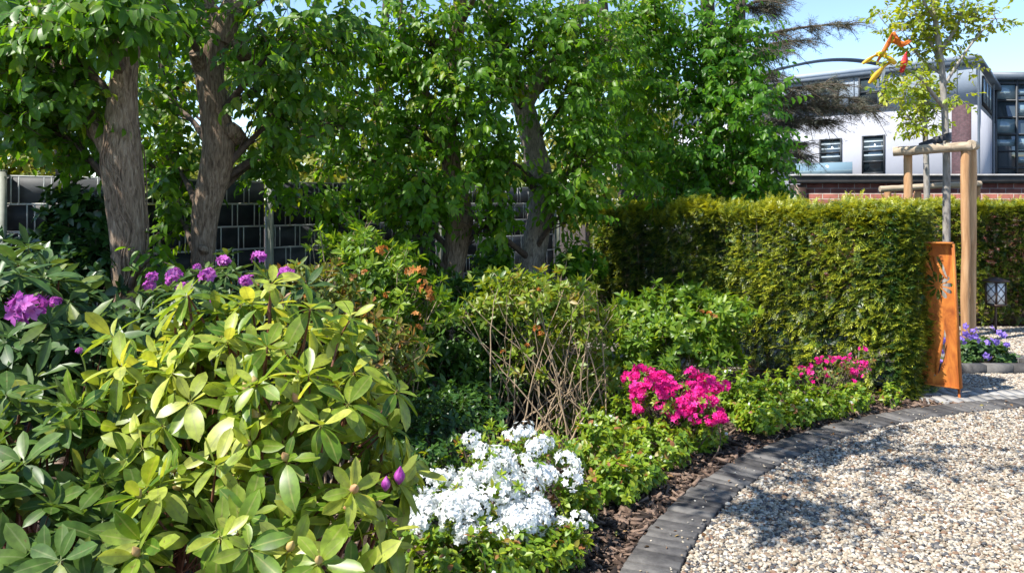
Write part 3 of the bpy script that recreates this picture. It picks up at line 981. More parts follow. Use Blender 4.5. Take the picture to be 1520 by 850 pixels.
# ------------------------------------------------------------------ trees
def spray_leaves(gl, gt, o, D, Ls, k, leaf, tpl, flat=.35, droop=.45, rmean=.45, face=None):
    """twigs with alternate leaves. o (n,3), D (n,3), Ls (n)"""
    n = len(o)
    D = unit(D)
    up = np.tile((0, 0, 1.0), (n, 1)) + rng.normal(0, flat, (n, 3))
    if face is not None:
        up = up * .55 + face * .8
    side = unit(np.cross(D, up))
    base_r = np.clip(rng.normal(rmean, .22, n), 0, 1)
    if gt is not None:
        twig_inst(gt, o, D + np.array((0, 0, -droop * .25)), Ls, .0028)
    P, DD, UU, S, RR = [], [], [], [], []
    for i in range(k):
        t = (i + .6) / k
        s = 1 if i % 2 else -1
        if i == k - 1: s = 0
        p = o + D * (Ls * t)[:, None] + np.stack((np.zeros(n), np.zeros(n), -droop * .25 * Ls * t * t), 1)
        d = D * (.55 if s else 1) + side * s * .85 + np.stack((np.zeros(n), np.zeros(n), -droop * rng.uniform(.3, 1.7, n)), 1) + rng.normal(0, .22, (n, 3))
        P.append(p); DD.append(d); UU.append(up + rng.normal(0, .35, (n, 3)))
        S.append(leaf * rng.uniform(.7, 1.15, n) * (.8 + .4 * math.sin(math.pi * t)))
        RR.append(np.clip(base_r + rng.normal(0, .12, n), 0, 1))
    P, DD, UU, S, RR = (np.concatenate(q) for q in (P, DD, UU, S, RR))
    gl.inst(tpl, frames(DD, UU), P, S, RR)


def ball(n, shell=.35):
    u = unit(rng.normal(0, 1, (n, 3)))
    r = (shell + (1 - shell) * rng.random(n)) ** .6
    return u * r[:, None], u


def bez(a, b, sag=0.0, n=7, jit=0.0):
    a, b = np.asarray(a, float), np.asarray(b, float)
    m = (a + b) / 2 + np.array((random.uniform(-jit, jit), random.uniform(-jit, jit), sag))
    t = np.linspace(0, 1, n)[:, None]
    return (1 - t) ** 2 * a + 2 * t * (1 - t) * m + t * t * b


def smooth_path(ctrl, n=40):
    ctrl = np.asarray(ctrl, float)
    k = len(ctrl)
    t = np.linspace(0, k - 1, n)
    out = []
    for q in t:
        i = min(int(q), k - 2); f = q - i
        p0, p1, p2, p3 = ctrl[max(i - 1, 0)], ctrl[i], ctrl[i + 1], ctrl[min(i + 2, k - 1)]
        out.append(.5 * ((2 * p1) + (-p0 + p2) * f + (2 * p0 - 5 * p1 + 4 * p2 - p3) * f * f + (-p0 + 3 * p1 - 3 * p2 + p3) * f ** 3))
    return np.array(out)


def tree(label, Y, trunk, blobs, leafmat, leaf=.085, bark='bark', limbs=(), k=9, name='broadleaf_tree', group='broadleaf trees along the wire fence', spray=.34, dens=1.08, wob=.10, tpl=None, extra=None, knots=()):
    """trunk: (px, py, halfwidth px [, Y]) from the ground up; blobs: (px,py,Y,rx,ry px,rdepth m,n sprays)"""
    tpl = HORN if tpl is None else tpl
    px0 = trunk[0][0]
    root = thing(name, label, 'tree', (gx(px0, Y), Y, 0), group)
    pts, rad = [], []
    g_py = HOR + EYE * F / Y
    first = trunk[0]
    ctrl = [(*at(first[0], g_py + 4, Y), first[2] * 1.45 * Y / F)]
    for q in trunk:
        yy = q[3] if len(q) > 3 else Y
        ctrl.append((*at(q[0], q[1], yy), q[2] * yy / F))
    sp = smooth_path(ctrl, 12 * len(ctrl))
    g = Geo()
    g.tube(sp[:, :3], np.maximum(sp[:, 3], .004), 18, wob=wob)
    for lb in limbs:
        lc = [(*at(q[0], q[1], q[3] if len(q) > 3 else Y), q[2] * (q[3] if len(q) > 3 else Y) / F) for q in lb]
        lp = smooth_path(lc, 10 * len(lc))
        g.tube(lp[:, :3], np.maximum(lp[:, 3], .004), 12, wob=wob)
    for (kx, ky, kr, kY) in knots:
        c = at(kx, ky, kY)
        ang = np.linspace(0, 2 * np.pi, 10, endpoint=False)
        g.tube([c + (0, .12, -.05), c + (0, .02, 0), c + (0, -.03, .02), c + (0, -.045, .02)], [kr * 1.3, kr * 1.2, kr, kr * .5], 10, wob=.2)
    g.build('trunk', M[bark], root, smooth=True)
    gl, gb = Geo(), Geo()
    for b in blobs:
        bx_, by_, bY, rx, ry, rd, n = b[:7]
        c = at(bx_, by_, bY)
        e = np.array((rx * bY / F, rd, ry * bY / F))
        # limb from the nearest suitable trunk point
        zt = np.abs(sp[:, 2] - (c[2] - .5 * abs(c[0] - sp[:, 0].mean()) - .25))
        a = sp[int(np.argmin(zt))]
        if len(b) > 7:
            a = np.array((*at(*b[7]), .008))
        lim = bez(a[:3], c, .12, 9, .12)
        r0 = min(.6 * a[3], .035)
        gb.tube(lim, np.linspace(r0, .007, 9), 7)
        n = int(n * dens)
        p, u = ball(n, .05)
        o = c + p * e * 1.06
        # ragged outline
        o = o + rng.normal(0, .06, (n, 3))
        D = u * np.array((1, 1, .55)) + np.array((0, -.12, .05)) + rng.normal(0, .3, (n, 3))
        L = rng.uniform(.65, 1.25, n) * spray
        o = o - unit(D) * (L * .5)[:, None]
        spray_leaves(gl, gb, o, D, L, k, leaf, tpl, droop=.8, face=unit(u + np.array((-.15, -.45, .1))))
        for q in range(min(n // 6, 26)):
            j = random.randrange(n); s = random.uniform(.35, 1)
            st = lim[int(s * 8)]
            gb.tube(bez(st, o[j], -.03, 5, .06), np.linspace(.008, .003, 5), 4, cap=False)
    gb.build('branches', M['twig'], root)
    gl.build('crown', M[leafmat], root)
    if extra: extra(root, sp)
    return root


def ivy_stems(root, sp):
    """ivy stems climbing the big trunk"""
    for q in range(9):
        g = Geo()
        a = random.uniform(-2.6, .4)
        i0, i1 = random.choice([(2, 40), (4, 62), (0, 70), (2, 30), (8, 76)])
        i1 = min(i1, len(sp) - 8)
        pts = []
        ph = random.uniform(0, 6)
        for i in range(i0, i1, 2):
            w = a + .35 * math.sin(i * .13 + ph) + .12 * math.sin(i * .5 + ph * 2)
            rr = sp[i, 3] * 1.07 + .004
            pts.append(sp[i, :3] + np.array((math.cos(w) * rr, math.sin(w) * rr, 0)))
        r0 = random.uniform(.004, .009)
        g.tube(pts, np.linspace(r0, r0 * .5, len(pts)), 5)
        if random.random() < .8:
            j = random.randrange(3, len(pts) - 4)
            b = []
            for kx in range(6):
                i = i0 + 2 * (j + kx)
                if i >= len(sp): break
                w = a + .35 * math.sin(i0 * .13 + 2 * j * .13 + ph) + kx * random.choice((-1, 1)) * .1
                rr = sp[i, 3] * 1.07 + .004
                b.append(sp[i, :3] + np.array((math.cos(w) * rr, math.sin(w) * rr, 0)))
            if len(b) > 2: g.tube(b, r0 * .5, 4)
        g.build('ivy_stem', M['vine'], root, smooth=True)


tree('thick ivy laced trunk, the biggest tree at the left end of the fence', 5.0,
     [(192, 500, 26), (192, 440, 25), (191, 370, 25), (186, 300, 27), (180, 230, 29), (181, 160, 22), (187, 90, 18), (200, 30, 18), (208, -60, 22), (200, -220, 19), (190, -420, 14)],
     [(60, 40, 4.9, 110, 60, .45, 90), (160, 14, 4.45, 95, 42, .35, 75), (85, 140, 5.0, 90, 55, .4, 85), (45, 178, 5.2, 60, 28, .35, 30), (118, 225, 5.2, 36, 34, .3, 20),
      (-60, 60, 5, 110, 110, .5, 60), (100, -110, 5.1, 130, 55, .5, 45), (240, -120, 5.4, 90, 50, .4, 24), (228, 384, 4.85, 26, 12, .1, 6), (-80, -260, 5.4, 120, 70, .6, 40)],
     'horn_near', .092, limbs=[[(172, 250, 12), (142, 190, 11), (100, 120, 9, 5.2), (62, 40, 7, 5.3), (30, -60, 5, 5.4)], [(185, 120, 14), (165, 60, 12, 5.2), (150, -40, 9, 5.4)]], extra=ivy_stems)

tree('forked knobbly trunk with a sawn branch stub, right of the ivy laced trunk', 5.8,
     [(298, 520, 17), (300, 430, 16), (302, 370, 17), (306, 310, 20), (320, 255, 23), (325, 215, 23), (318, 160, 21), (311, 110, 20), (316, 70, 21), (322, 40, 20), (302, 0, 14), (288, -80, 12), (280, -220, 10)],
     [(420, 60, 5.6, 70, 75, .45, 85), (420, 165, 5.9, 65, 70, .4, 66), (395, 236, 6.2, 60, 38, .35, 42), (270, 30, 6.4, 60, 40, .4, 36), (255, 240, 6.4, 40, 70, .35, 46), (245, 150, 6.6, 50, 60, .3, 40), (265, 320, 6.2, 30, 30, .3, 20),
      (330, -90, 6.0, 130, 50, .5, 40), (470, -50, 5.9, 90, 45, .5, 30), (250, 20, 5.3, 45, 35, .2, 22), (470, -500, 2.95, 170, 60, .3, 50, (412, -360, 4.3)), (800, -290, 4.0, 260, 70, .75, 90, (640, -255, 4.7)), (505, 60, 6.3, 50, 60, .4, 46), (500, 170, 6.6, 46, 50, .4, 36)],  # blobs with their own start point: unseen foliage added to dapple the gravel
     'horn_near', .086, limbs=[[(326, 60, 20), (345, 15, 17), (366, -30, 14), (400, -150, 10), (420, -260, 8, 5.4), (412, -360, 6, 4.3), (455, -495, 4, 3.0)], [(400, -150, 8), (470, -200, 7, 5.3), (600, -250, 6, 4.8), (735, -270, 4, 4.4)], [(305, 110, 14), (296, 92, 12, 5.72), (291, 78, 10, 5.66)]], knots=[(345, 195, .05, 5.75), (354, 68, .045, 5.75), (302, 372, .03, 5.72)])  # forward limbs above the view are added to carry the dappling foliage

tree('slim dark trunk half hidden in leaves between the two thick trunks', 7.0,
     [(262, 400, 11), (258, 300, 10), (252, 160, 11), (243, 60, 10), (240, -60, 8)],
     [(225, 60, 7.2, 70, 80, .5, 60), (210, 230, 7.0, 40, 60, .4, 34), (360, 60, 7.2, 60, 70, .5, 46), (240, -120, 7, 130, 50, .6, 30)],
     'horn', .085, 'bark_dark')
tree('thin leaning trunk under the leaves at the far left', 6.4,
     [(95, 380, 9), (92, 200, 10), (84, 110, 10), (70, 40, 9), (52, -60, 7)],
     [(20, 130, 6.4, 70, 60, .5, 50), (95, 60, 6.6, 60, 50, .4, 40), (20, 20, 6.4, 70, 60, .5, 50), (40, -130, 6.4, 110, 50, .6, 26)],
     'horn', .085, 'bark_dark')
tree('brown trunk bending out of the leaves, just left of the leaning grey trunk', 7.5,
     [(664, 450, 18), (670, 410, 17), (678, 360, 18), (684, 320, 18), (670, 250, 14), (664, 170, 12), (672, 90, 11), (682, 10, 10), (690, -150, 8)],
     [(560, 70, 7.2, 70, 80, .6, 100), (640, 60, 7.0, 75, 75, .5, 115), (600, 175, 7.1, 80, 65, .5, 105), (530, 215, 7.4, 60, 50, .5, 55), (640, 270, 6.9, 80, 40, .45, 80), (560, 265, 7.2, 50, 30, .4, 34),
      (500, 120, 7.4, 55, 60, .5, 36), (610, 345, 7.2, 36, 36, .3, 26), (700, 150, 6.9, 60, 80, .4, 75), (742, 320, 7.3, 26, 50, .25, 36), (590, 300, 7.4, 60, 26, .3, 36), (640, -80, 7.2, 140, 50, .7, 55), (500, -40, 7.4, 90, 40, .6, 26), (490, 310, 6.9, 40, 30, .3, 30), (440, 290, 6.8, 36, 20, .3, 16), (690, -190, 5.9, 110, 45, .35, 60), (780, -120, 6.0, 70, 30, .3, 30)],  # last two high blobs: out-of-view foliage added to cast dappled shade
     'horn', .080, limbs=[[(668, 240, 10), (640, 160, 8, 7.4), (600, 60, 6, 7.3), (590, -60, 4, 7.3)]])
tree('leaning grey trunk with pale bark, in the middle of the row beside the hedge', 8.0,
     [(775, 450, 18), (787, 400, 18), (800, 330, 18), (803, 280, 19), (790, 210, 18), (776, 155, 16), (752, 95, 12), (726, 20, 10), (700, -120, 7)],
     [(740, 30, 7.6, 70, 70, .5, 100), (830, 40, 7.6, 85, 65, .5, 115), (860, 130, 7.6, 70, 60, .5, 95), (870, 220, 7.5, 60, 60, .45, 85), (865, 300, 7.6, 44, 44, .3, 48), (900, 60, 8.2, 70, 80, .5, 65), (730, 235, 7.5, 40, 60, .35, 56), 
      (800, -80, 7.8, 140, 50, .7, 50),  (690, 90, 8.2, 50, 60, .3, 30), (745, 110, 7.4, 46, 50, .3, 56), (735, 230, 7.3, 30, 60, .25, 40), (660, 300, 6.8, 50, 26, .3, 30), (830, 270, 7.4, 30, 40, .25, 36), (800, 105, 8.3, 40, 40, .3, 24)],
     'horn', .080, bark='bark_pale', limbs=[[(778, 160, 13), (800, 120, 11), (846, 60, 8), (880, -40, 6)]])
tree('dark upright trunk in deep shade behind the left end of the yew hedge', 10.2,
     [(938, 420, 17), (936, 310, 17), (930, 240, 14), (918, 160, 10), (900, 60, 8), (890, -60, 6)],
     [(930, 130, 9.6, 70, 60, .5, 70), (950, 210, 9.4, 60, 50, .5, 62), (890, 190, 9.8, 50, 50, .4, 36), (960, 40, 9.6, 90, 70, .6, 90), (900, -60, 9.8, 110, 40, .6, 36), (985, 265, 9.3, 50, 36, .4, 50), (950, 120, 8.6, 46, 80, .4, 70), (940, 230, 8.4, 46, 60, .4, 56), (960, 20, 8.6, 60, 50, .4, 56)],
     'horn', .09, 'bark_dark')
tree('dense leafy tree hanging over the hedge at the right end of the row', 9.3,
     [(1062, 420, 16), (1060, 250, 14), (1055, 120, 12), (1050, 0, 10), (1048, -120, 8)],
     [(1080, 50, 8.8, 66, 70, .6, 135), (1095, 150, 8.6, 66, 60, .6, 135), (1118, 235, 8.6, 58, 50, .5, 115), (1040, 130, 8.7, 60, 70, .5, 105), (1035, 235, 8.7, 60, 50, .5, 100), (1000, 60, 8.9, 60, 70, .5, 85), (1145, 270, 8.6, 32, 28, .3, 36), (1020, 282, 8.7, 60, 22, .4, 50), (1100, 285, 8.7, 60, 16, .4, 44), (1060, -60, 9, 90, 45, .6, 50), (1105, 100, 8.9, 40, 60, .4, 50), (1130, 200, 8.8, 40, 40, .4, 40)],
     'horn_blue', .080, 'bark_dark', limbs=[[(1055, 120, 9), (1085, 60, 7), (1110, -20, 5)]])

# sunlit trees on the far side of the fence
bk = [((40, 16.0), [(40, 240, 15, 90, 50, .9, 80), (-60, 200, 15, 90, 80, .9, 70), (120, 170, 16, 70, 60, .9, 50), (60, 90, 16, 90, 60, .9, 40)], 'sunlit yellow green tree beyond the far left fence panel'),
      ((330, 15.0), [(330, 250, 14, 90, 70, 1, 80), (470, 265, 13, 80, 50, .8, 90), (250, 270, 13, 60, 40, .7, 60), (440, 180, 14, 70, 80, 1, 60), (250, 140, 15, 80, 70, 1, 50), (380, 80, 15, 90, 60, 1, 34)], 'sunlit yellow green tree seen between the thick trunks'),
      ((560, 17.0), [(540, 270, 16, 80, 50, 1, 80), (620, 285, 14, 110, 40, .8, 100), (740, 270, 14, 80, 50, .8, 80), (640, 210, 16, 80, 70, 1, 70), (520, 170, 17, 60, 50, 1, 26), (620, 90, 17, 90, 60, 1, 34)], 'sunlit yellow green tree seen behind the brown bending trunk'),
      ((880, 17.0), [(850, 230, 16, 100, 80, 1, 100), (860, 285, 14.5, 90, 40, .7, 80), (960, 275, 15, 80, 40, .7, 70), (960, 180, 16, 80, 90, 1, 80), (900, 90, 16, 90, 60, 1, 60), (1040, 240, 16, 60, 60, 1, 50)], 'sunlit yellow green tree seen behind the leaning grey trunk')]
for (px, Y), bl, lab in bk:
    tree(lab, Y, [(px, 400, 12), (px, 200, 10), (px + 10, 60, 7), (px + 14, -20, 4)], bl, 'back_leaf', .16, 'bark_dark', dens=1.7, k=8, group='sunlit trees beyond the wire fence', spray=.6)


# ------------------------------------------------------------------ cedar
def cedar():
    Y = 21.0
    root = thing('cedar_tree', 'grey brown cedar with flat spreading branches in front of the white office building', 'tree', (gx(1090, Y), Y, 0))
    g = Geo()
    tr = smooth_path([at(1090, HOR + EYE * F / Y, Y), at(1092, 200, Y), at(1096, 60, Y), at(1100, -120, Y)], 24)
    g.tube(tr, np.linspace(.28, .12, 24), 14, wob=.1)
    g.build('trunk', M['bark_dark'], root, smooth=True)
    gb, gl = Geo(), Geo()
    plates = [(1268, 38, 30), (1205, 62, 26), (1150, 22, 26), (1150, 78, 28), (1308, 165, 60), (1262, 128, 40), (1245, 185, 56), (1185, 150, 56), (1195, 215, 46), (1220, 236, 24), (1290, 150, 36), (1150, 110, 34), (1165, 190, 40), (1160, 0, 24)]
    for px, py, n in plates:
        tip = at(px, py, Y + random.uniform(-1.2, 1.2))
        a = tr[np.argmin(np.abs(tr[:, 2] - (tip[2] - .3)))]
        ln = bez(a, tip, .35, 14, .1)
        gb.tube(ln, np.linspace(.06, .01, 14), 6)
        for q in range(int(n * 1.5)):
            t = random.uniform(.3, 1.0)
            p = ln[int(t * 13)]
            out = np.array((random.gauss(.55, .45), random.gauss(0, .8), random.gauss(-.05, .22)))
            L = random.uniform(.4, 1.15) * (1.15 - .5 * t)
            e = p + unit(out) * L + np.array((0, 0, -.16 * L - abs(random.gauss(0, .08))))
            sub = bez(p, e, .16 * L, 9)
            gb.tube(sub, np.linspace(.013, .004, 9), 4, cap=False)
            m = int(16 + 22 * L)
            tt = rng.random(m)
            o = sub[(tt * 8).astype(int)] + rng.normal(0, .035, (m, 3)) * (1, 1, .6)
            D = np.stack((rng.normal(.35, .6, m), rng.normal(0, .7, m), rng.normal(-.2, .35, m)), 1)
            gl.inst(CED, frames(D, np.tile((0, 0, 1.), (m, 1)) + rng.normal(0, .4, (m, 3))), o, rng.uniform(.10, .22, m), np.clip(rng.normal(.45, .25, m), 0, 1))
    gb.build('branches', M['twig'], root)
    gl.build('needles', M['cedar'], root)


nl = leaf_tpl(.07, 1, 0, 0.05, .5, 1)
CED = join_tpl([xf(leaf_tpl(.075, 2, 0, .1, .4, 1), rot_z(a) @ rot_x(b), (0, y, 0), s) for a, b, y, s in ((0, 0, .3, .7), (.9, .3, .1, .6), (-.9, .3, .15, .6), (.6, -.4, .4, .5), (-.6, -.3, .45, .5), (.3, .6, .6, .45))])
cedar()


# ------------------------------------------------------------------ yew hedges
def hedge(label, a, b, th, H, n, name='yew_hedge', low=.25):
    """a,b: the two ends of the camera-side face line; thickness to the rear"""
    a, b = np.array(a, float), np.array(b, float)
    d = (b - a) / np.linalg.norm(b - a); L = np.linalg.norm(b - a)
    nr = np.array((d[1], -d[0]))
    if nr[1] > 0: nr = -nr
    root = thing(name, label, 'hedge', (*((a + b) / 2), 0), 'clipped yew hedges')
    gl, gt, gs = Geo(), Geo(), Geo()
    def put(gg, s, dep, z, out, n, ln, rm):
        base = np.stack((a[0] + d[0] * s - nr[0] * dep, a[1] + d[1] * s - nr[1] * dep, z), 1)
        # gentle swelling and hollows of the clipped face
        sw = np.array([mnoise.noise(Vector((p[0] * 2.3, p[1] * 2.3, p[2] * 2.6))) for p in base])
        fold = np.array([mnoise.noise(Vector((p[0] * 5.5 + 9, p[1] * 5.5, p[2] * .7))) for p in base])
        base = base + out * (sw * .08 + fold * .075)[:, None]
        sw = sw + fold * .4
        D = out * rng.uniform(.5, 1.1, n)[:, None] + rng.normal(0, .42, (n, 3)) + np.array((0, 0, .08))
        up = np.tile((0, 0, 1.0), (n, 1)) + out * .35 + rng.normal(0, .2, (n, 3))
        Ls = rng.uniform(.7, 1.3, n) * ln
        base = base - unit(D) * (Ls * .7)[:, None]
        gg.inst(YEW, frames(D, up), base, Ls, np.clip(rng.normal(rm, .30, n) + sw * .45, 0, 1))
    # front, rear, ends, top, core
    n_f = int(n * .38)
    z = H * rng.random(n_f) ** .8
    keep = rng.random(n_f) < np.clip(.35 + z / (low * H + .3), 0, 1)
    z = z[keep]; n_f = len(z)
    put(gl, rng.uniform(0, L, n_f), rng.exponential(.075, n_f), z, np.tile((nr[0], nr[1], 0), (n_f, 1)), n_f, .115, .42)
    n_r = int(n * .13)
    put(gl, rng.uniform(0, L, n_r), th - rng.exponential(.05, n_r), H * rng.random(n_r) ** .75, np.tile((-nr[0], -nr[1], 0), (n_r, 1)), n_r, .10, .42)
    for s0, sg in ((0, -1), (L, 1)):
        n_e = int(n * .12 * th / .5)
        z = H * rng.random(n_e) ** .8
        put(gl, s0 - sg * rng.exponential(.045, n_e), rng.uniform(0, th, n_e), z, np.tile((d[0] * sg, d[1] * sg, 0), (n_e, 1)), n_e, .09, .5)
    n_t = int(n * .13)
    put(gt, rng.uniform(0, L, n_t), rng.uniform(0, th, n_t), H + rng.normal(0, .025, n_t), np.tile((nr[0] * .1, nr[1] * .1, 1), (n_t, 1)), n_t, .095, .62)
    n_q = int(n * .05)   # new shoots standing along the top edge
    put(gt, rng.uniform(0, L, n_q), np.abs(rng.normal(0, .04, n_q)), H - np.abs(rng.normal(0, .07, n_q)), np.tile((nr[0] * .7, nr[1] * .7, .7), (n_q, 1)), n_q, .095, .75)
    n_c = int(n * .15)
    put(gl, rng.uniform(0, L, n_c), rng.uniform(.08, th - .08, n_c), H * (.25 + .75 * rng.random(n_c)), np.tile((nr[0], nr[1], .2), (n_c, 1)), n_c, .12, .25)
    for k in range(int(L / .16)):
        s = (k + .5 + random.uniform(-.3, .3)) * .16
        for q in range(3):
            p = a + d * s - nr * th * .5
            e = a + d * (s + random.uniform(-.25, .25)) - nr * random.uniform(.03, th - .05)
            gs.tube(bez((p[0], p[1], -.02), (e[0], e[1], H * random.uniform(.7, 1)), 0, 8, .1), np.linspace(.013, .004, 8), 5, cap=False)
    gs.build('stems', M['stem_pale'], root)
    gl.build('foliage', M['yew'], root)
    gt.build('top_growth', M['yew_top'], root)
    return root


hedge('long clipped yew hedge running from the trees to the rusty panel', (.92, 9.1), (gx(1346, 6.35), 6.35), .5, EYE - .04, 29000, low=.16)
hedge('short clipped yew hedge behind the round wooden stakes and the lantern', (4.75, 10.4), (9.2, 10.3), .6, EYE - .02, 36000, low=.08)


# ------------------------------------------------------------------ shrubs
def ellip_shoots(blobs, up=.6, shell=.55, cut=-.25):
    """blobs: (px,py,Y,rx m,ry m,rz m,n) -> tips, axes"""
    T, A = [], []
    for px, py, Y, rx, ry, rz, n in blobs:
        c = at(px, py, Y)
        u = unit(rng.normal(0, 1, (n * 2, 3)))
        u = u[u[:, 2] > cut][:n]
        m = len(u)
        r = (shell + (1 - shell) * rng.random(m) ** .5)
        r = r * (1 + .14 * np.array([mnoise.noise(Vector(tuple(q * 2.2 + c))) for q in u]))
        T.append(c + u * r[:, None] * np.array((rx, ry, rz)))
        A.append(unit(u * np.array((1, 1, .8)) + np.array((0, 0, up)) + rng.normal(0, .22, (m, 3))))
    T, A = np.concatenate(T), np.concatenate(A)
    lng = rng.random(len(T)) < .16
    T = T + A * (lng * rng.uniform(.02, .13, len(T)))[:, None] * (T[:, 2:3] > .3)
    return T, A


def whorl(gl, T, A, k, Lr, tpl, spread=(55, 95), rm=.5, rs=.2, drop=.25, back=0.0, sag=0.0):
    """k leaves round each shoot tip"""
    n = len(T)
    fr = frames(A, rng.normal(0, 1, (n, 3)))
    P, D, U, S, RR = [], [], [], [], []
    br = np.clip(rng.normal(rm, rs * .6, n), 0, 1)
    ph = rng.uniform(0, 6.28, n)
    for i in range(k):
        t = i / max(k - 1, 1)
        az = ph + i * 2.399
        el = np.radians(spread[0] + (spread[1] - spread[0]) * t + rng.normal(0, 9, n))
        d = fr[:, :, 0] * (np.sin(el) * np.cos(az))[:, None] + fr[:, :, 2] * (np.sin(el) * np.sin(az))[:, None] + A * np.cos(el)[:, None]
        d[:, 2] -= sag * t * rng.uniform(.4, 1.4, n)
        P.append(T - A * (back * t))
        D.append(d); U.append(A + rng.normal(0, .18, (n, 3)))
        S.append(rng.uniform(*Lr, n) * rng.choice([.7, .9, 1, 1.1], n) * (.72 + .28 * math.sin(math.pi * (.25 + .6 * t))))
        RR.append(np.clip(br + rng.normal(0, rs, n) + .18 * (1 - t) - .08, 0, 1))
    P, D, U, S, RR = (np.concatenate(q) for q in (P, D, U, S, RR))
    # upper faces look along the shoot, so normal ~ U orthogonal to D
    gl.inst(tpl, frames(D, U), P, S, RR)


def stems(gs, base, T, num, r0=.008, jit=.08, rnd=.5, z0=-.01, spreadb=.12, sag=None):
    idx = rng.permutation(len(T))[:num]
    for i in idx:
        b = np.array((base[0] + random.gauss(0, spreadb), base[1] + random.gauss(0, spreadb), z0))
        e = T[i]
        m = b + (e - b) * .5 + np.array(((e[0] - b[0]) * .22, (e[1] - b[1]) * .22, -(e[2] - b[2]) * .08 if sag is None else sag)) + rng.normal(0, jit, 3) * (1, 1, .4)
        t = np.linspace(0, 1, 9)[:, None]
        p = (1 - t) ** 2 * b + 2 * t * (1 - t) * m + t * t * e
        gs.tube(p, np.linspace(r0, r0 * .35, 9), 6, cap=False)


def bud_mesh():
    g = Geo()
    zs = np.linspace(0, 1, 8)
    prof = [.25, .62, .9, 1, .9, .66, .36, .04]
    g.tube([(0, 0, z) for z in zs], np.array(prof) * .3, 8, wob=.0)
    return np.concatenate(g.v), np.concatenate(g.f4), np.concatenate(g.uv)


BUD = bud_mesh()


def one(tpl_list, name, mat, parent, pos, axis, size, rnd=.5):
    g = Geo()
    for tpl, Rm, p, s, r, mi in tpl_list:
        g.inst(tpl, Rm, p, s, r, mi)
    return g.build(name, mat, parent)


def cluster(name, mat, parent, c, axis, nf, rad, fsize, tpl=None, calyx=None, dome=1.0):
    """a head of flowers as one part"""
    tpl = FLOWER if tpl is None else tpl
    g = Geo()
    axis = unit(np.asarray(axis, float))
    u = unit(rng.normal(0, 1, (nf * 4 + 24, 3)))
    u = u[(u @ axis) > (-.15 if dome >= 1 else .2)][:nf]
    n = len(u)
    fr = frames(u + rng.normal(0, .25, (n, 3)), rng.normal(0, 1, (n, 3)))
    # flower axis is template z: reorder columns so that z points outward
    Rm = np.stack((fr[:, :, 0], -fr[:, :, 2], fr[:, :, 1]), 2)
    p = c + u * rad * rng.uniform(.55, 1, n)[:, None] * np.array((1, 1, .8))
    g.inst(tpl, Rm, p, rng.uniform(.8, 1.15, n) * fsize, np.clip(rng.normal(.55, .28, n), 0, 1))
    return g.build(name, M[mat], parent)


def bud(parent, p, ax, L, mat='bud', name='bud'):
    g = Geo()
    fr = frames(np.array([ax]), np.array([(.3, .5, .8)]))
    Rm = np.stack((fr[:, :, 0], -fr[:, :, 2], fr[:, :, 1]), 2)
    g.inst(BUD, Rm, np.array([p]), np.array([L]), np.array([.5]))
    return g.build(name, M[mat], parent, smooth=True)


# ---- big pale rhododendron in front
def front_rhododendron():
    base = at(360, 0, 2.45); base[2] = 0
    root = thing('rhododendron', 'large pale green rhododendron with big leaf rosettes and fat buds in the left foreground', 'shrub', base, 'rhododendrons')
    T, A = ellip_shoots([(385, 625, 2.5, .41, .38, .37, 88), (475, 690, 2.25, .23, .26, .27, 40), (330, 800, 2.05, .30, .24, .22, 34), (465, 850, 2.05, .24, .2, .2, 22), (270, 600, 2.5, .24, .26, .2, 26)], .55, .78, -.4)
    gl, gs = Geo(), Geo()
    whorl(gl, T, A, 10, (.075, .125), RHODO, (42, 118), .56, .22, sag=.5)
    # inner, lower leaves
    T2, A2 = ellip_shoots([(385, 650, 2.55, .34, .30, .28, 24)], .5, .3)
    whorl(gl, T2, A2, 8, (.08, .12), RHODO, (60, 115), .25, .15, sag=.4)
    stems(gs, base, T, 80, .011, .06, spreadb=.16)
    n = len(T)
    twig_inst(gs, T - A * .10, A, np.full(n, .105), .0042)
    gs.build('stems', M['stem_red'], root, smooth=True)
    gl.build('foliage', M['rhodo_light'], root, smooth=True)
    order = [i for i in np.argsort(T[:, 1]) if T[i, 2] > .45]
    for i in order[:70:2]:
        bud(root, T[i], A[i] + (0, 0, .3), random.uniform(.026, .04))
    for px, py, s in ((592, 712, .048), (572, 722, .04)):
        c = at(px, py, 2.02)
        f = bud(root, c - (0, 0, .01), (.1, -.1, 1), s, 'bud_purple', 'flower_bud')
        f['label'] = 'purple flower bud about to open'
        bud(f, c - (0, 0, .02), (.1, -.1, 1), s * .62, 'bud', 'bud_scale') if False else None
    return T, A


front_rhododendron()


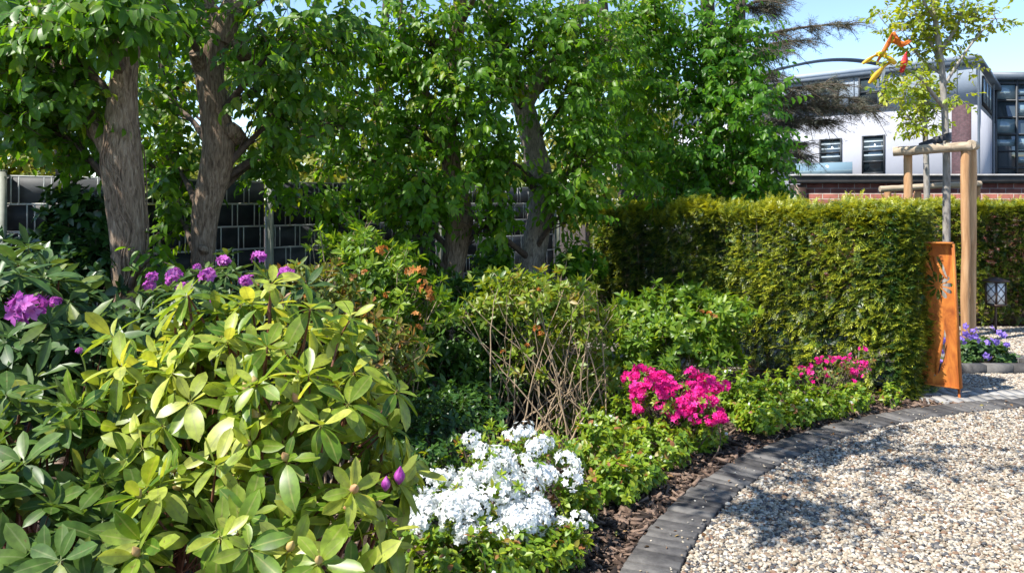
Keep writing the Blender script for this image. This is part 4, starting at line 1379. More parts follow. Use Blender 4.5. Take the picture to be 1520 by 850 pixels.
def flowering(label, blobs, heads, Y, mat='rhodo_dark', k=10, L=(.09, .14), name='rhododendron', rm=.5, stem='stem_red', tpl=None, headmat='pet_purple', hr=.05, fs=.035, nf=16, group='rhododendrons', nst=40, spread=(45, 100), sag=.2, shell=.5, cat='shrub', up=.6, cut=-.25, headname='flower_head', basepx=None, r0=.008, spreadb=.12, extra_k=0):
    b0 = blobs[0]
    base = at(b0[0] if basepx is None else basepx, 0, b0[2]); base[2] = 0
    root = thing(name, label, cat, base, group)
    T, A = ellip_shoots(blobs, up, shell, cut)
    gl, gs = Geo(), Geo()
    whorl(gl, T, A, k, L, RHODO_LO if tpl is None else tpl, spread, rm, .2, sag=sag)
    if extra_k:
        whorl(gl, T - A * L[1] * 1.0, A, extra_k, L, RHODO_LO if tpl is None else tpl, (spread[0] + 15, spread[1] + 10), rm - .1, .2, sag=sag)
    stems(gs, base, T, min(nst, len(T)), r0, spreadb=spreadb)
    n = len(T)
    twig_inst(gs, T - A * L[1] * 1.2, A, np.full(n, L[1] * 1.2), r0 * .3)
    gs.build('stems', M[stem], root, smooth=True)
    gl.build('foliage', M[mat], root, smooth=tpl is None)
    for h in heads:
        px, py = h[:2]
        yy = h[2] if len(h) > 2 else Y
        s = h[3] if len(h) > 3 else 1
        cluster(headname, headmat, root, at(px, py, yy), (0, -.55, .8), nf, hr * s, fs * s)
    return root, T, A


flowering('dark green rhododendron with one open purple flower head at the left edge', [(40, 520, 2.9, .36, .34, .30, 62), (-70, 520, 2.9, .34, .3, .32, 40), (110, 580, 2.8, .26, .26, .22, 34), (60, 640, 2.7, .34, .26, .22, 34), (20, 440, 3.1, .2, .2, .14, 24)],
          [(44, 458, 2.5, 1.0), (82, 448, 2.6, .35), (118, 520, 2.62, .2)], 2.6, L=(.09, .15), nst=40)
flowering('rhododendron with shade put into its leaf colour, without flowers, in the lower left corner', [(110, 750, 2.25, .34, .30, .26, 60), (10, 690, 2.4, .28, .26, .22, 34), (170, 830, 2.05, .26, .22, .18, 30), (40, 850, 2.0, .3, .2, .18, 24)], [], 2.2, 'rhodo_shaded', L=(.075, .12), tpl=RHODO, nst=50, r0=.009, sag=.45, shell=.7, spread=(42, 115))
flowering('dark rhododendron with several purple flower heads at the foot of the thick trunks', [(330, 470, 4.3, .42, .34, .26, 90), (420, 480, 4.2, .26, .26, .24, 48), (250, 500, 4.2, .26, .24, .22, 40), (150, 560, 4.1, .4, .3, .3, 60)],
          [(257, 409, 3.95), (309, 408, 3.95), (274, 427, 3.9, .85), (333, 387, 4.0, .8), (367, 417, 3.9, .85), (384, 383, 4.0, .9), (424, 408, 3.95), (226, 412, 3.98, .7), (222, 424, 3.98, .7), (293, 397, 4.05, .5), (318, 446, 3.85, .5), (250, 420, 3.95, .4)], 3.9, L=(.08, .125), hr=.036, fs=.026)
flowering('bronze tinted azalea behind the pale rhododendron', [(470, 490, 4.2, .32, .3, .28, 120), (540, 540, 4.2, .27, .26, .28, 84), (440, 450, 4.3, .22, .22, .2, 54)], [(456, 440, 3.95, .6), (398, 483, 3.95, .6)], 4.0,
          'azalea_red', 9, (.05, .08), 'azalea', .6, 'stem_pale', AZAL, 'pet_orange', .03, .024, 5, 'azaleas', 40, (30, 90), .1, .45, headname='faded_flower', extra_k=5)
flowering('tall loose azalea with withered orange flowers in front of the dark fence', [(560, 420, 5.3, .30, .26, .32, 90), (520, 370, 5.4, .22, .2, .18, 50), (610, 470, 5.2, .28, .26, .32, 84), (580, 540, 5.1, .28, .24, .34, 70)],
          [(567, 372, 5.0, .7), (500, 390, 5.0, .7), (523, 412, 5.0, .6), (541, 405, 5.0, .5), (613, 404, 4.95, .8), (626, 403, 4.95, .7), (632, 430, 4.9, .8), (637, 440, 4.9, .7), (576, 437, 5, .5), (616, 470, 4.9, .7), (618, 488, 4.85, .7), (597, 512, 4.8, .7), (604, 508, 4.8, .5), (625, 420, 4.9, .6)], 5,
          'azalea_green', 9, (.055, .09), 'azalea', .55, 'stem_pale', AZAL, 'pet_orange', .048, .034, 5, 'azaleas', 44, (25, 90), .15, .35, headname='withered_flower', extra_k=4)
flowering('dark evergreen shrub with narrow leaves below the brown bending trunk', [(690, 520, 6.0, .42, .36, .4, 130), (735, 465, 6.2, .38, .34, .34, 100), (650, 570, 5.7, .4, .34, .32, 90), (830, 480, 6.3, .4, .34, .3, 90), (740, 570, 5.8, .4, .3, .28, 90), (690, 450, 6.3, .3, .3, .2, 60)], [], 5, 'pieris', 10, (.06, .10), 'evergreen_shrub', .45, 'stem_pale', AZAL, group='green shrubs in the bed', spread=(35, 100), sag=.2, extra_k=5)


# leggy shrub: bare pale stems, foliage only on top
def leggy():
    base = at(815, 0, 5.55); base[2] = 0
    root, T, A = flowering('leggy yellow green azalea with many bare upright stems in the middle of the bed', [(810, 445, 5.6, .40, .30, .22, 80), (860, 490, 5.55, .24, .26, .26, 64), (740, 460, 5.65, .28, .24, .22, 60), (820, 540, 5.6, .42, .26, .28, 60), (870, 560, 5.7, .24, .24, .2, 44)],
              [(797, 487, 5.2, .6), (803, 495, 5.2, .5), (747, 523, 5.2, .5), (782, 512, 5.2, .4), (880, 462, 5.25, .4), (800, 430, 5.25, .4)], 5.2,
              'yellow_green', 9, (.05, .08), 'azalea', .55, 'stem_pale', AZAL, 'pet_orange', .035, .03, 6, 'azaleas', 0, (25, 90), .12, .35, headname='withered_flower', basepx=815, extra_k=4)
    gs = Geo()
    for i in range(54):
        e = T[random.randrange(len(T))]
        b = np.array((base[0] + random.gauss(0, .2), base[1] + random.gauss(-.16, .08), -.01))
        e = np.array((e[0], min(e[1] - .04, base[1] + random.gauss(-.12, .1)), e[2]))
        m = b * .4 + e * .6 + rng.normal(0, .05, 3); m[0] = b[0] * .45 + e[0] * .55 + random.gauss(0, .04)
        t = np.linspace(0, 1, 10)[:, None]
        gs.tube((1 - t) ** 2 * b + 2 * t * (1 - t) * m + t * t * e + rng.normal(0, .006, (10, 3)), np.linspace(random.uniform(.004, .008), .002, 10), 5, cap=False)
    gs.build('bare_stems', M['stem_pale'], root, smooth=True)


leggy()
flowering('bright green rounded azalea in front of the middle of the yew hedge', [(1000, 500, 6.5, .44, .38, .32, 150), (1070, 470, 6.5, .27, .28, .2, 70), (950, 470, 6.6, .24, .24, .2, 50), (1020, 450, 6.7, .25, .22, .16, 46), (955, 545, 6.3, .3, .28, .28, 74), (1050, 530, 6.4, .25, .28, .25, 60)],
          [(1053, 466, 6.2, .7), (1060, 470, 6.2, .6), (1042, 462, 6.2, .5)], 6.2, 'azalea_green', 10, (.06, .095), 'azalea', .62, 'stem_pale', AZAL, 'pet_orange', .03, .028, 6, 'azaleas', 40, (30, 95), .12, .4, headname='faded_flower', extra_k=5)


def blossom_azalea(name, label, base_px, Y, blobs, leafmat, flmat, dens, fsize, group='azaleas in full flower', nflo=8, crad=.045, leaf=(.028, .045), shell=.75):
    base = at(base_px, 0, Y); base[2] = 0
    root = thing(name, label, 'shrub', base, group)
    T, A = ellip_shoots(blobs, .5, .55, -.3)
    gl, gs = Geo(), Geo()
    whorl(gl, T, A, 8, leaf, AZAL, (30, 95), .45, .22, sag=.1)
    stems(gs, base, T, 50, .006, .04)
    gs.build('stems', M['twig'], root, smooth=True)
    gl.build('foliage', M[leafmat], root)
    Tf, Af = ellip_shoots([(b[0], b[1], b[2], b[3], b[4], b[5], int(b[6] * dens)) for b in blobs], .5, shell, -.3)
    # flowers only where they face outwards to light
    idx = np.argsort(Tf[:, 1] - Tf[:, 2] * .8 + rng.normal(0, .05, len(Tf)))[:100]
    for i in idx:
        cluster('flower_cluster', flmat, root, Tf[i] + Af[i] * .012, Af[i], nflo, crad * random.uniform(.8, 1.2), fsize)
    return root


blossom_azalea('azalea', 'white azalea in full bloom beside the pale rhododendron', 745, 3.75,
               [(752, 706, 3.8, .32, .28, .21, 130), (700, 755, 3.55, .25, .22, .14, 90), (795, 672, 3.95, .17, .18, .10, 44), (660, 775, 3.4, .12, .14, .08, 24), (755, 780, 3.5, .17, .15, .1, 40), (845, 690, 3.8, .08, .08, .04, 8), (845, 790, 3.55, .08, .08, .05, 10)],
               'low', 'pet_white', .62, .0185, nflo=22, crad=.062)
blossom_azalea('azalea', 'hot pink azalea in full bloom in the middle of the low plants', 1000, 5.2,
               [(985, 596, 5.2, .21, .2, .13, 70), (1030, 612, 5.1, .17, .17, .12, 40), (955, 570, 5.25, .12, .14, .08, 26), (1050, 580, 5.2, .07, .08, .07, 14)],
               'low', 'pet_pink', .9, .02, nflo=13, crad=.042)
blossom_azalea('azalea', 'small sparse magenta azalea at the foot of the hedge near the rusty panel', 1235, 6.25,
               [(1235, 558, 6.25, .19, .17, .15, 50), (1265, 545, 6.3, .11, .1, .08, 20), (1205, 558, 6.25, .10, .1, .08, 16)],
               'azalea_red', 'pet_pink', .45, .018, nflo=5, crad=.03, leaf=(.025, .04))

# low leafy mounds along the border; (label, blobs)
def mound(px, py, rx, ry, n, zc=.13):
    """a low cushion whose middle shows at (px, py); rx, ry in photograph pixels"""
    Y = (EYE - zc) * F / (py - HOR)
    return (px, py, Y, rx * Y / F, rx * Y / F * .9, max(.10, ry * Y / F), n)


lows = [
    ('low yellow green plant spilling toward the border right of the white azalea', [mound(885, 665, 60, 45, 120), mound(915, 715, 40, 32, 70), mound(895, 620, 50, 34, 60)]),
    ('low yellow green plant directly below the hot pink azalea', [mound(975, 660, 60, 40, 120), mound(1040, 640, 40, 36, 70), mound(930, 625, 50, 40, 70), mound(950, 695, 40, 28, 56)]),
    ('low leafy plant right of the hot pink azalea, in front of the hedge', [mound(1115, 600, 46, 36, 110), mound(1090, 575, 40, 30, 70, .2), mound(1165, 580, 44, 34, 80, .18), mound(1135, 618, 44, 24, 70)]),
    ('low leafy plant under the small magenta azalea', [mound(1220, 596, 40, 26, 90), mound(1268, 588, 30, 22, 50), mound(1190, 608, 30, 22, 50)]),
    ('tiny sprig of low plant nearest the rusty panel', [mound(1322, 588, 18, 12, 30, .09)]),
    ('low plant along the bottom edge below the white azalea', [mound(690, 840, 95, 55, 100), mound(770, 825, 70, 45, 80), mound(620, 815, 80, 50, 70), mound(835, 810, 40, 36, 40)]),
    ('low plant between the white azalea and the leggy azalea', [mound(850, 612, 50, 36, 70), mound(900, 590, 50, 34, 60), mound(855, 745, 36, 40, 56)]),
]
for lab, bl in lows:
    root, T, A = flowering(lab, bl, [], bl[0][2], 'low', 8, (.028, .05), 'low_shrub', .52, 'twig', OVAL, group='low leafy plants along the border', nst=14, spread=(40, 105), sag=.22, shell=.45, up=.9, cut=-.85, cat='low plant', r0=.003, spreadb=.1, extra_k=6)
    for i in rng.permutation(len(T))[:max(2, len(T) // 22)]:
        cluster('small_flower', 'pet_white', root, T[i] + A[i] * .012, A[i], 3, .008, .011, FLOWER5)
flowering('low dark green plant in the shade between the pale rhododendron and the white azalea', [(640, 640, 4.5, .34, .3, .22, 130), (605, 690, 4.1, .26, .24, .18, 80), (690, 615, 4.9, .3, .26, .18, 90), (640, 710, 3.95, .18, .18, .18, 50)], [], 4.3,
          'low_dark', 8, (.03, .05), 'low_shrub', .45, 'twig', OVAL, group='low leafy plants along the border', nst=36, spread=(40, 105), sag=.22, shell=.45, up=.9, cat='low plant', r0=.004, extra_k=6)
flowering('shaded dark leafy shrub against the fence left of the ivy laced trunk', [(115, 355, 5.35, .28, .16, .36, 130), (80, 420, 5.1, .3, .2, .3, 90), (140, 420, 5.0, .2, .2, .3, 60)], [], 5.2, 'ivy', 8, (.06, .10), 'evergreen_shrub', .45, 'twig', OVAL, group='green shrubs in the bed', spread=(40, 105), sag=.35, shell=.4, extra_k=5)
flowering('shaded green shrub under the trees between brown trunk and leaning grey trunk', [(730, 400, 7.9, .2, .2, .3, 60), (860, 400, 7.8, .26, .3, .26, 70), (600, 410, 7.2, .36, .3, .26, 80)], [], 5.2, 'horn', 8, (.06, .09), 'evergreen_shrub', .35, 'twig', OVAL, group='green shrubs in the bed', spread=(40, 105), sag=.35, shell=.3, extra_k=5)

# geranium
def geranium():
    base = at(1455, 0, 7.9); base[2] = 0
    root = thing('geranium', 'violet blue geranium clump at the foot of the wooden stakes', 'flowering plant', base)
    T, A = ellip_shoots([(1455, 525, 7.95, .27, .22, .17, 120), (1490, 535, 7.95, .14, .16, .12, 50), (1425, 535, 7.9, .16, .16, .14, 50)], .9, .4, -.1)
    gl, gs = Geo(), Geo()
    whorl(gl, T, A, 9, (.04, .065), OVAL, (50, 110), .5, .22, sag=.2)
    stems(gs, base, T, 40, .004)
    gs.build('stems', M['stem_pale'], root); gl.build('foliage', M['geranium'], root)
    for px, py in ((1427, 503), (1434, 495), (1440, 501), (1447, 499), (1444, 491), (1452, 505), (1431, 508), (1421, 505), (1434, 484), (1449, 489), (1465, 508), (1473, 505), (1478, 507), (1483, 494), (1490, 497), (1494, 511), (1463, 527), (1468, 531), (1473, 487), (1399, 505), (1397, 522), (1395, 536)):
        cluster('flower', 'pet_violet', root, at(px, py, 7.75), (0, -.7, .5), 2, .012, .033, FLOWER5, dome=.5)


geranium()


# ------------------------------------------------------------------ young trees on stakes, ribbons
def young_tree(label, Y, trunk, limbs, tufts, leaf=.065):
    root = thing('young_tree', label, 'tree', (gx(trunk[0][0], Y), Y, 0), 'staked young trees')
    g = Geo()
    ctrl = [(*at(trunk[0][0], HOR + EYE * F / Y + 4, Y), trunk[0][2] * 1.1 * Y / F)] + [(*at(q[0], q[1], Y), q[2] * Y / F) for q in trunk]
    sp = smooth_path(ctrl, 60)
    g.tube(sp[:, :3], np.maximum(sp[:, 3], .003), 12, wob=.06)
    g.build('trunk', M['bark_young'], root, smooth=True)
    gb, gl = Geo(), Geo()
    tips = []
    for lb in limbs:
        lc = [(*at(q[0], q[1], Y + q[3]), q[2] * Y / F) for q in lb]
        lp = smooth_path(lc, 24)
        gb.tube(lp[:, :3], np.maximum(lp[:, 3], .002), 7)
    for px, py, dy, rx, ry, n in tufts:
        c = at(px, py, Y + dy)
        n = int(n * 1.7)
        p, u = ball(n, .1)
        o = c + p * np.array((rx, (rx + ry) / 2.4, ry)) * Y / F
        D = u + np.array((0, 0, .25)) + rng.normal(0, .3, (n, 3))
        spray_leaves(gl, gb, o, D, rng.uniform(.10, .22, n), 7, leaf, OVAL, .5, .3, .55)
        for j in range(n // 3):
            i = random.randrange(n)
            gb.tube(bez(c, o[i], -.01, 5, .03), np.linspace(.005, .002, 5), 4, cap=False)
    gb.build('branches', M['bark_young'], root); gl.build('crown', M['young'], root)
    return root


young_tree('young tree with coloured ribbons tied in its branches, held by the tall stake frame', 9.25,
           [(1405, 420, 5.6), (1405, 330, 5.4), (1405, 250, 5.2), (1403, 180, 4.8), (1400, 130, 4.5), (1397, 90, 4.2), (1391, 50, 4), (1386, 0, 3.5), (1384, -60, 2.5)],
           [[(1401, 160, 3.5, 0), (1385, 140, 3, -.1), (1365, 115, 2.4, -.2), (1340, 100, 1.5, -.3)], [(1397, 95, 3, 0), (1380, 60, 2.4, .1), (1360, 20, 1.6, .1), (1350, -20, 1, .1)],
            [(1396, 75, 3, 0), (1420, 40, 2.3, 0), (1432, 0, 1.5, 0), (1440, -30, 1, 0)], [(1400, 130, 2.6, 0), (1430, 82, 2, -.1), (1455, 50, 1.5, -.1), (1475, 30, 1, -.1)],
            [(1398, 110, 2.6, 0), (1370, 90, 2, .2), (1345, 60, 1.2, .3)], [(1388, 30, 2.4, 0), (1370, 0, 1.6, -.2), (1360, -30, 1, -.2)]],
           [(1310, 30, -.2, 22, 18, 8), (1340, 45, .1, 32, 26, 24), (1370, 20, 0, 34, 24, 26), (1395, 40, .1, 30, 26, 22), (1420, 20, 0, 26, 24, 18), (1448, 30, -.1, 18, 16, 10), (1478, 28, -.1, 22, 14, 13), (1360, 75, .1, 28, 20, 18), (1340, 125, -.2, 24, 12, 9), (1395, 70, .1, 22, 16, 10), (1425, 70, 0, 16, 12, 6), (1418, 140, 0, 16, 10, 8), (1300, 130, -.3, 14, 8, 5), (1320, 100, -.3, 20, 12, 7), (1380, -20, 0, 60, 20, 30), (1435, 100, 0, 12, 10, 4)])
young_tree('second young tree with bushy yellow green leaves behind the tall stake frame', 11.4,
           [(1376, 330, 4.5), (1375, 250, 4.2), (1373, 190, 3.6), (1370, 140, 2.5), (1368, 110, 1.5)],
           [[(1374, 200, 2, 0), (1350, 175, 1.5, 0), (1335, 160, 1, 0)], [(1372, 180, 2, 0), (1390, 160, 1.5, 0)]],
           [(1360, 125, 0, 26, 16, 20), (1345, 145, 0, 22, 16, 16), (1375, 150, 0, 26, 18, 22), (1372, 185, 0, 20, 18, 18), (1340, 180, 0, 16, 10, 8), (1390, 170, 0, 14, 14, 8)], .07)


def ribbon(label, mat, pts, w, Y):
    g = Geo()
    P = smooth_path([at(px, py, Y + dy) for px, py, dy in pts], 14)
    t = unit(np.gradient(P, axis=0))
    ph = random.uniform(0, 3)
    L, Rr = [], []
    for i, p in enumerate(P):
        a = ph + i * .10
        s = np.cross(t[i], (math.sin(a * 5) * .9, math.cos(a * 5) * .6 + .7, .2)); s = s / np.linalg.norm(s)
        ww = 1.5 * w * (.72 + .4 * math.sin(math.pi * i / 13)) * (1.1 - .5 * i / 13)
        L.append(p - s * ww / 2); Rr.append(p + s * ww / 2)
    L, Rr = np.array(L), np.array(Rr)
    th = np.array((0, .0015, 0))
    v = np.concatenate((L, Rr, L + th, Rr + th)); m = len(P); i = np.arange(m - 1)
    f = np.concatenate((np.stack((i, m + i, m + i + 1, i + 1), 1), np.stack((2 * m + i + 1, 3 * m + i + 1, 3 * m + i, 2 * m + i), 1), np.stack((i + 1, 2 * m + i + 1, 2 * m + i, i), 1), np.stack((m + i, 3 * m + i, 3 * m + i + 1, m + i + 1), 1)))
    g.add(v, f)
    o = g.build('ribbon', M[mat], base=P[0])
    tag(o, label, 'ribbon', 'ribbons tied in the young tree')


ribbon('red ribbon hanging straight down from the young tree', 'ribbon_red', [(1346, 78, -.3), (1342, 95, -.32), (1336, 113, -.3)], .05, 9.2)
ribbon('orange red ribbon looped at the top of the bunch', 'ribbon_orange', [(1336, 68, -.3), (1326, 50, -.35), (1318, 66, -.32), (1302, 92, -.3)], .045, 9.2)
ribbon('yellow ribbon across the middle of the bunch', 'ribbon_yellow', [(1308, 78, -.34), (1318, 86, -.36), (1330, 95, -.33)], .06, 9.2)
ribbon('long yellow ribbon trailing to the lower left', 'ribbon_yellow', [(1322, 92, -.3), (1304, 108, -.34), (1290, 124, -.3)], .05, 9.2)
ribbon('short yellow orange ribbon pointing left', 'ribbon_yellow', [(1308, 78, -.3), (1294, 86, -.32), (1280, 95, -.3)], .04, 9.2)
ribbon('thin white ribbon below the yellow ones', 'ribbon_white', [(1314, 100, -.3), (1310, 114, -.32), (1308, 126, -.3)], .025, 9.2)
ribbon('orange ribbon in the leaves right of the bunch', 'ribbon_orange', [(1326, 60, -.25), (1340, 66, -.28), (1352, 60, -.25)], .045, 9.2)


def log(g, a, b, r, rnd=.5):
    a, b = np.array(a, float), np.array(b, float)
    n = 9
    t = np.linspace(0, 1, n)[:, None]
    p = a + (b - a) * t + rng.normal(0, .0025, (n, 3))
    rr = np.full(n, r)
    rr[0] *= .93; rr[-1] *= .93
    p = np.concatenate((p[:1], p[:1] + (b - a) * .012, p[1:-1], p[-1:] - (b - a) * .012, p[-1:]))
    rr = np.r_[r * .9, r, np.full(n - 2, r), r, r * .9] * (1 + rng.normal(0, .012, n + 2))
    g.tube(p, rr, 16, rnd, wob=.03)


def stake_frame():
    Y = 9.0
    root = thing('tree_stake_frame', 'tall stake frame of round wooden posts and a crossbeam holding the ribboned young tree', 'tree stakes', (gx(1433, Y), Y, 0), 'wooden tree stake frames')
    zt = EYE + (HOR - 222) / F * Y
    for px, yy in ((1433, 9.0), (1443, 9.55), (1348, 9.35)):
        g = Geo(); X = gx(px, yy); z = EYE + (HOR - (222 if px != 1348 else 228)) / F * yy
        log(g, (X, yy, -.02), (X, yy, z), .047 if px != 1443 else .046, random.random())
        g.build('post', M['wood'], root, smooth=True)
    a, b = at(1325, 225, 9.32), at(1442, 217, 8.95)
    g = Geo(); log(g, a, b, .055, .3); g.build('crossbeam', M['wood_grey'], root, smooth=True)
    a, b = at(1439, 216, 8.95), at(1447, 217, 9.75)
    g = Geo(); log(g, a + (0, -.02, .004), b + (0, 0, .004), .055, .6); g.build('crossbeam', M['wood_grey'], root, smooth=True)
    # black rubber belt
    g = Geo()
    p = [at(1364, 215, 9.2), at(1388, 208, 9.18), at(1402, 204, 9.15), at(1411, 203, 9.2), at(1412, 204, 9.3), at(1404, 206, 9.36), at(1385, 210, 9.3)]
    P = smooth_path(p, 20)
    w = .03 + .055 * np.clip(np.linspace(0, 2, 20), 0, 1)
    up = np.stack((np.zeros(20), np.zeros(20), w), 1)
    v = np.concatenate((P - up * .6, P + up * .6, P - up * .6 + (0, .006, 0), P + up * .6 + (0, .006, 0))); i = np.arange(19); m = 20
    g.add(v, np.concatenate((np.stack((i, i + 1, m + i + 1, m + i), 1), np.stack((2 * m + i, 3 * m + i, 3 * m + i + 1, 2 * m + i + 1), 1), np.stack((m + i, m + i + 1, 3 * m + i + 1, 3 * m + i), 1))))
    g.build('rubber_belt', M['rubber'], root)
    Y2 = 11.55
    root = thing('tree_stake_frame', 'lower weathered stake frame with one crossbeam seen just above the hedge against the brick wall', 'tree stakes', (gx(1362, Y2), Y2, 0), 'wooden tree stake frames')
    for px, yy, pt in ((1362, Y2, 284), (1318, Y2 + .5, 276), (1450, Y2 + .1, 276)):
        g = Geo(); X = gx(px, yy)
        log(g, (X, yy, -.02), (X, yy, EYE + (HOR - pt) / F * yy), .05, random.random()); g.build('post', M['wood'], root, smooth=True)
    g = Geo(); log(g, at(1306, 281, Y2 - .08), at(1376, 277, Y2 - .08), .045, .5); g.build('crossbeam', M['wood_grey'], root, smooth=True)
    g = Geo(); log(g, at(1366, 277, Y2 + .04), at(1456, 273, Y2 + .05), .045, .3); g.build('crossbeam', M['wood_grey'], root, smooth=True)


stake_frame()


# ------------------------------------------------------------------ rusty panel
def rusty_panel():
    pr = np.array((gx(1414, 6.45), 6.45)); dl = unit(np.array((-.40, .62 * .62)))
    W = .46
    z0, z1 = .10, EYE - 59.5 / F * 6.45
    root = thing('rusty_garden_panel', 'rusty orange steel garden screen with flower cut outs at the end of the long hedge', 'garden ornament', (pr[0], pr[1], 0))
    lean = -.045
    cu = bpy.data.curves.new('panel_outline', 'CURVE'); cu.dimensions = '2D'; cu.fill_mode = 'BOTH'; cu.extrude = .0025

    def poly(pts):
        s = cu.splines.new('POLY'); s.points.add(len(pts) - 1); s.use_cyclic_u = True
        for p, q in zip(s.points, pts): p.co = (q[0], q[1], 0, 1)
    H = z1 - z0
    poly([(0, 0), (W, 0), (W, H), (0, H)])
    # daisy: ring of petals
    fx, fy = W - .125, H * .70
    for k in range(11):
        a = k * 2 * math.pi / 11 + .1
        ca, sa = math.cos(a), math.sin(a)
        pt = []
        for t, w in ((.03, .004), (.055, .012), (.085, .018), (.108, .014), (.118, .002), (.118, -.002), (.108, -.014), (.085, -.018), (.055, -.012), (.03, -.004)):
            pt.append((fx + (ca * t - sa * w) * .95, fy + sa * t + ca * w))
        poly(pt)
    # blades of grass cut at the foot and the top
    poly([(W - .20, .06), (W - .17, .12), (W - .125, .28), (W - .10, .43), (W - .095, .47), (W - .085, .42), (W - .105, .25), (W - .155, .10)])
    poly([(W - .32, .06), (W - .30, .14), (W - .285, .33), (W - .275, .34), (W - .27, .15), (W - .295, .07)])
    poly([(W - .13, H - .12), (W - .10, H - .20), (W - .055, H - .30), (W - .05, H - .29), (W - .075, H - .19), (W - .11, H - .115)])
    poly([(W - .22, H - .10), (W - .19, H - .17), (W - .16, H - .24), (W - .155, H - .23), (W - .17, H - .16), (W - .20, H - .095)])
    poly([(W - .32, H - .11), (W - .30, H - .19), (W - .27, H - .27), (W - .265, H - .26), (W - .28, H - .18), (W - .305, H - .105)])
    tmp = bpy.data.objects.new('panel_tmp', cu); COL.objects.link(tmp)
    bpy.context.view_layer.update()
    me = bpy.data.meshes.new_from_object(tmp.evaluated_get(bpy.context.evaluated_depsgraph_get()))
    bpy.data.objects.remove(tmp)
    # local frame: u from the left edge to the right edge, v up (leaning), n towards the camera
    ur = np.array((-dl[0], -dl[1], 0)); vv = unit(np.array((-.055, 0, 1.0))); nn = np.cross(ur, vv)
    # right edge leans with v: origin at the lower left corner
    toR = np.array((pr[0], pr[1], z1))
    org = toR - ur * W - vv * H
    co = np.empty(len(me.vertices) * 3); me.vertices.foreach_get('co', co); co = co.reshape(-1, 3)
    wv = org + co[:, :1] * ur + co[:, 1:2] * vv + co[:, 2:3] * nn - np.array(root.location)
    me.vertices.foreach_set('co', wv.astype(np.float32).ravel()); me.update()
    me.materials.clear(); me.materials.append(M['rust'])
    o = bpy.data.objects.new('plate', me); COL.objects.link(o); o.parent = root

    def bar(u0, v0, u1, v1, wu, dep, off, nm):
        g = Geo()
        a = org + ur * u0 + vv * v0; b = org + ur * u1 + vv * v1
        t = unit(b - a); s = np.cross(t, nn)
        v = [p + s * q * wu / 2 + nn * (off + e * dep / 2) for p in (a, b) for q in (-1, 1) for e in (-1, 1)]
        g.add(v, [(0, 1, 3, 2), (4, 6, 7, 5), (0, 4, 5, 1), (2, 3, 7, 6), (0, 2, 6, 4), (1, 5, 7, 3)])
        g.build(nm, M['rust'], root)
    bar(-.006, H, W + .006, H, .012, .075, .02, 'top_flange')
    bar(W + .006, 0, W + .006, H - .008, .010, .06, .01, 'side_flange')
    bar(-.006, 0, -.006, H - .008, .010, .06, .01, 'side_flange')
    bar(0.002, 0, W - .002, 0, .010, .05, .01, 'bottom_flange')
    for u in (W - .012, .012):
        bar(u, -.24, u, -.006, .016, .016, 0, 'ground_spike')
    # bent-out blades beside the cut outs
    for (u0, v0, u1, v1) in ((W - .14, H - .11, W - .065, H - .29), (W - .225, H - .09, W - .165, H - .23), (W - .17, .08, W - .105, .42)):
        g = Geo()
        a = org + ur * u0 + vv * v0; b = org + ur * u1 + vv * v1
        n = 7; t = np.linspace(0, 1, n)
        mid = a[None] + (b - a)[None] * t[:, None] + nn[None] * (np.sin(t * math.pi * .5) * .045)[:, None] + ur[None] * (.012 * t)[:, None]
        wd = (.026 * np.sin(np.pi * np.clip(t * .8 + .2, 0, 1)))[:, None]
        l, r_ = mid - ur * wd, mid + ur * wd * .3
        v = np.concatenate((l, r_, l + nn * .003, r_ + nn * .003)); i = np.arange(n - 1)
        g.add(v, np.concatenate((np.stack((i, i + 1, n + i + 1, n + i), 1), np.stack((2 * n + i, 3 * n + i, 3 * n + i + 1, 2 * n + i + 1), 1), np.stack((i, 2 * n + i, 2 * n + i + 1, i + 1), 1), np.stack((n + i, n + i + 1, 3 * n + i + 1, 3 * n + i), 1))))
        g.build('bent_blade', M['rust'], root)


rusty_panel()


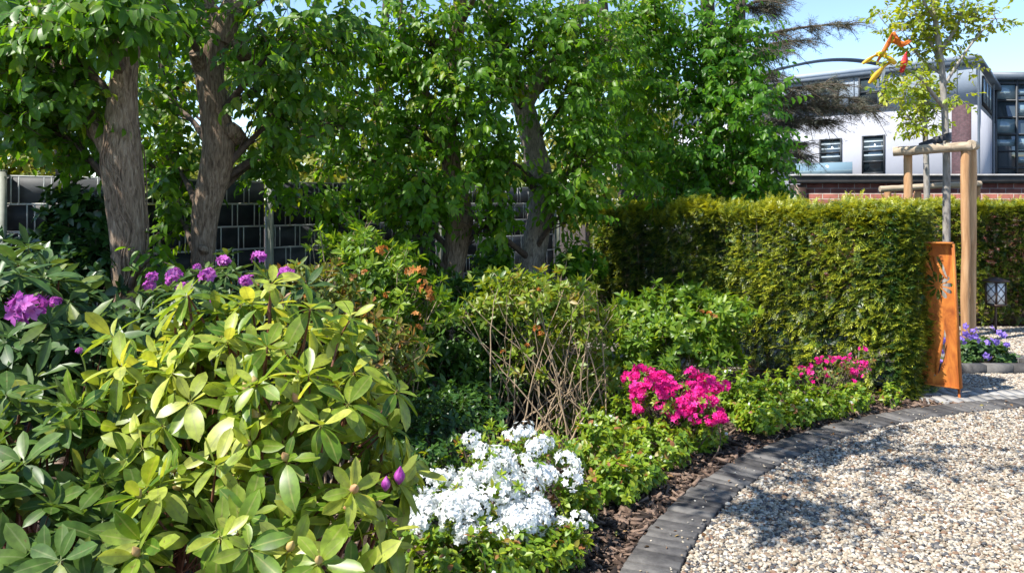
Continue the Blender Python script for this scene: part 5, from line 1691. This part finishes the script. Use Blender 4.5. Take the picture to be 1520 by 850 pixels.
# ------------------------------------------------------------------ garden lantern
def lantern():
    Y = 9.7
    X = gx(1478, Y)
    zt, zb = EYE + (HOR - 418) / F * Y, EYE + (HOR - 452) / F * Y
    root = thing('garden_lantern', 'small square garden lantern with white crossed panes on a thin brown pole', 'lantern', (X, Y, 0))
    rz = R(18); w = .145
    ca, sa = math.cos(rz), math.sin(rz)
    L = lambda x, y, z: (X + ca * x - sa * y, Y + sa * x + ca * y, z)
    g = Geo(); g.tube([(X, Y, -.02), (X, Y, zb - .02)], .014, 10); g.tube([(X, Y, zb - .035), (X, Y, zb - .013)], [.02, .035], 12); g.build('pole', M['lamp_metal'], root, smooth=True)
    g = Geo(); g.box(L(0, 0, zb), (w + .02, w + .02, .022), rz); g.build('base_tray', M['lamp_metal'], root)
    g = Geo()
    for sx in (-1, 1):
        for sy in (-1, 1):
            g.box(L(sx * w / 2, sy * w / 2, (zt + zb) / 2), (.016, .016, zt - zb - .024), rz)
    g.build('frame', M['lamp_metal'], root)
    g = Geo()
    r0 = w / 2 + .035
    v = [L(a * r0, b * r0, zt) for a, b in ((-1, -1), (1, -1), (1, 1), (-1, 1))] + [L(a * r0, b * r0, zt + .014) for a, b in ((-1, -1), (1, -1), (1, 1), (-1, 1))] + [L(a * .03, b * .03, zt + .055) for a, b in ((-1, -1), (1, -1), (1, 1), (-1, 1))]
    f = [(3, 2, 1, 0), (8, 9, 10, 11)] + [(l + k, l + (k + 1) % 4, l + 4 + (k + 1) % 4, l + 4 + k) for l in (0, 4) for k in range(4)]
    g.add(v, f); g.build('roof', M['lamp_metal'], root)
    h = zt - zb - .05
    for k in range(4):
        a = k * math.pi / 2
        cx_, cy_ = math.sin(a) * (w / 2 - .003), -math.cos(a) * (w / 2 - .003)
        g = Geo(); g.box(L(cx_, cy_, (zt + zb) / 2), (w - .018, .004, h + .02), rz + a); p = g.build('pane', M['lamp_pane'], root)
        g = Geo()
        ox, oy = math.sin(a) * (w / 2 + .003), -math.cos(a) * (w / 2 + .003)
        for z0_, z1_ in ((-.5, 0), (0, .5)):
            for s in (-1, 1):
                hh = h / 2
                ww = w - .02
                ang = math.atan2(hh, ww) * s
                c = L(ox, oy, (zt + zb) / 2 + (z0_ + z1_) / 2 * h)
                q = Geo(); q.box((0, 0, 0), (math.hypot(hh, ww), .005, .007))
                vv = np.concatenate(q.v) @ np.array(((math.cos(ang), 0, math.sin(ang)), (0, 1 + .3 * (s > 0), 0), (-math.sin(ang), 0, math.cos(ang))))
                ra = rz + a
                vv = vv @ np.array(((math.cos(ra), math.sin(ra), 0), (-math.sin(ra), math.cos(ra), 0), (0, 0, 1)))
                g.add(vv + np.array(c), np.concatenate(q.f4))
        g.build('cross_bars', M['lamp_metal'], p)


lantern()
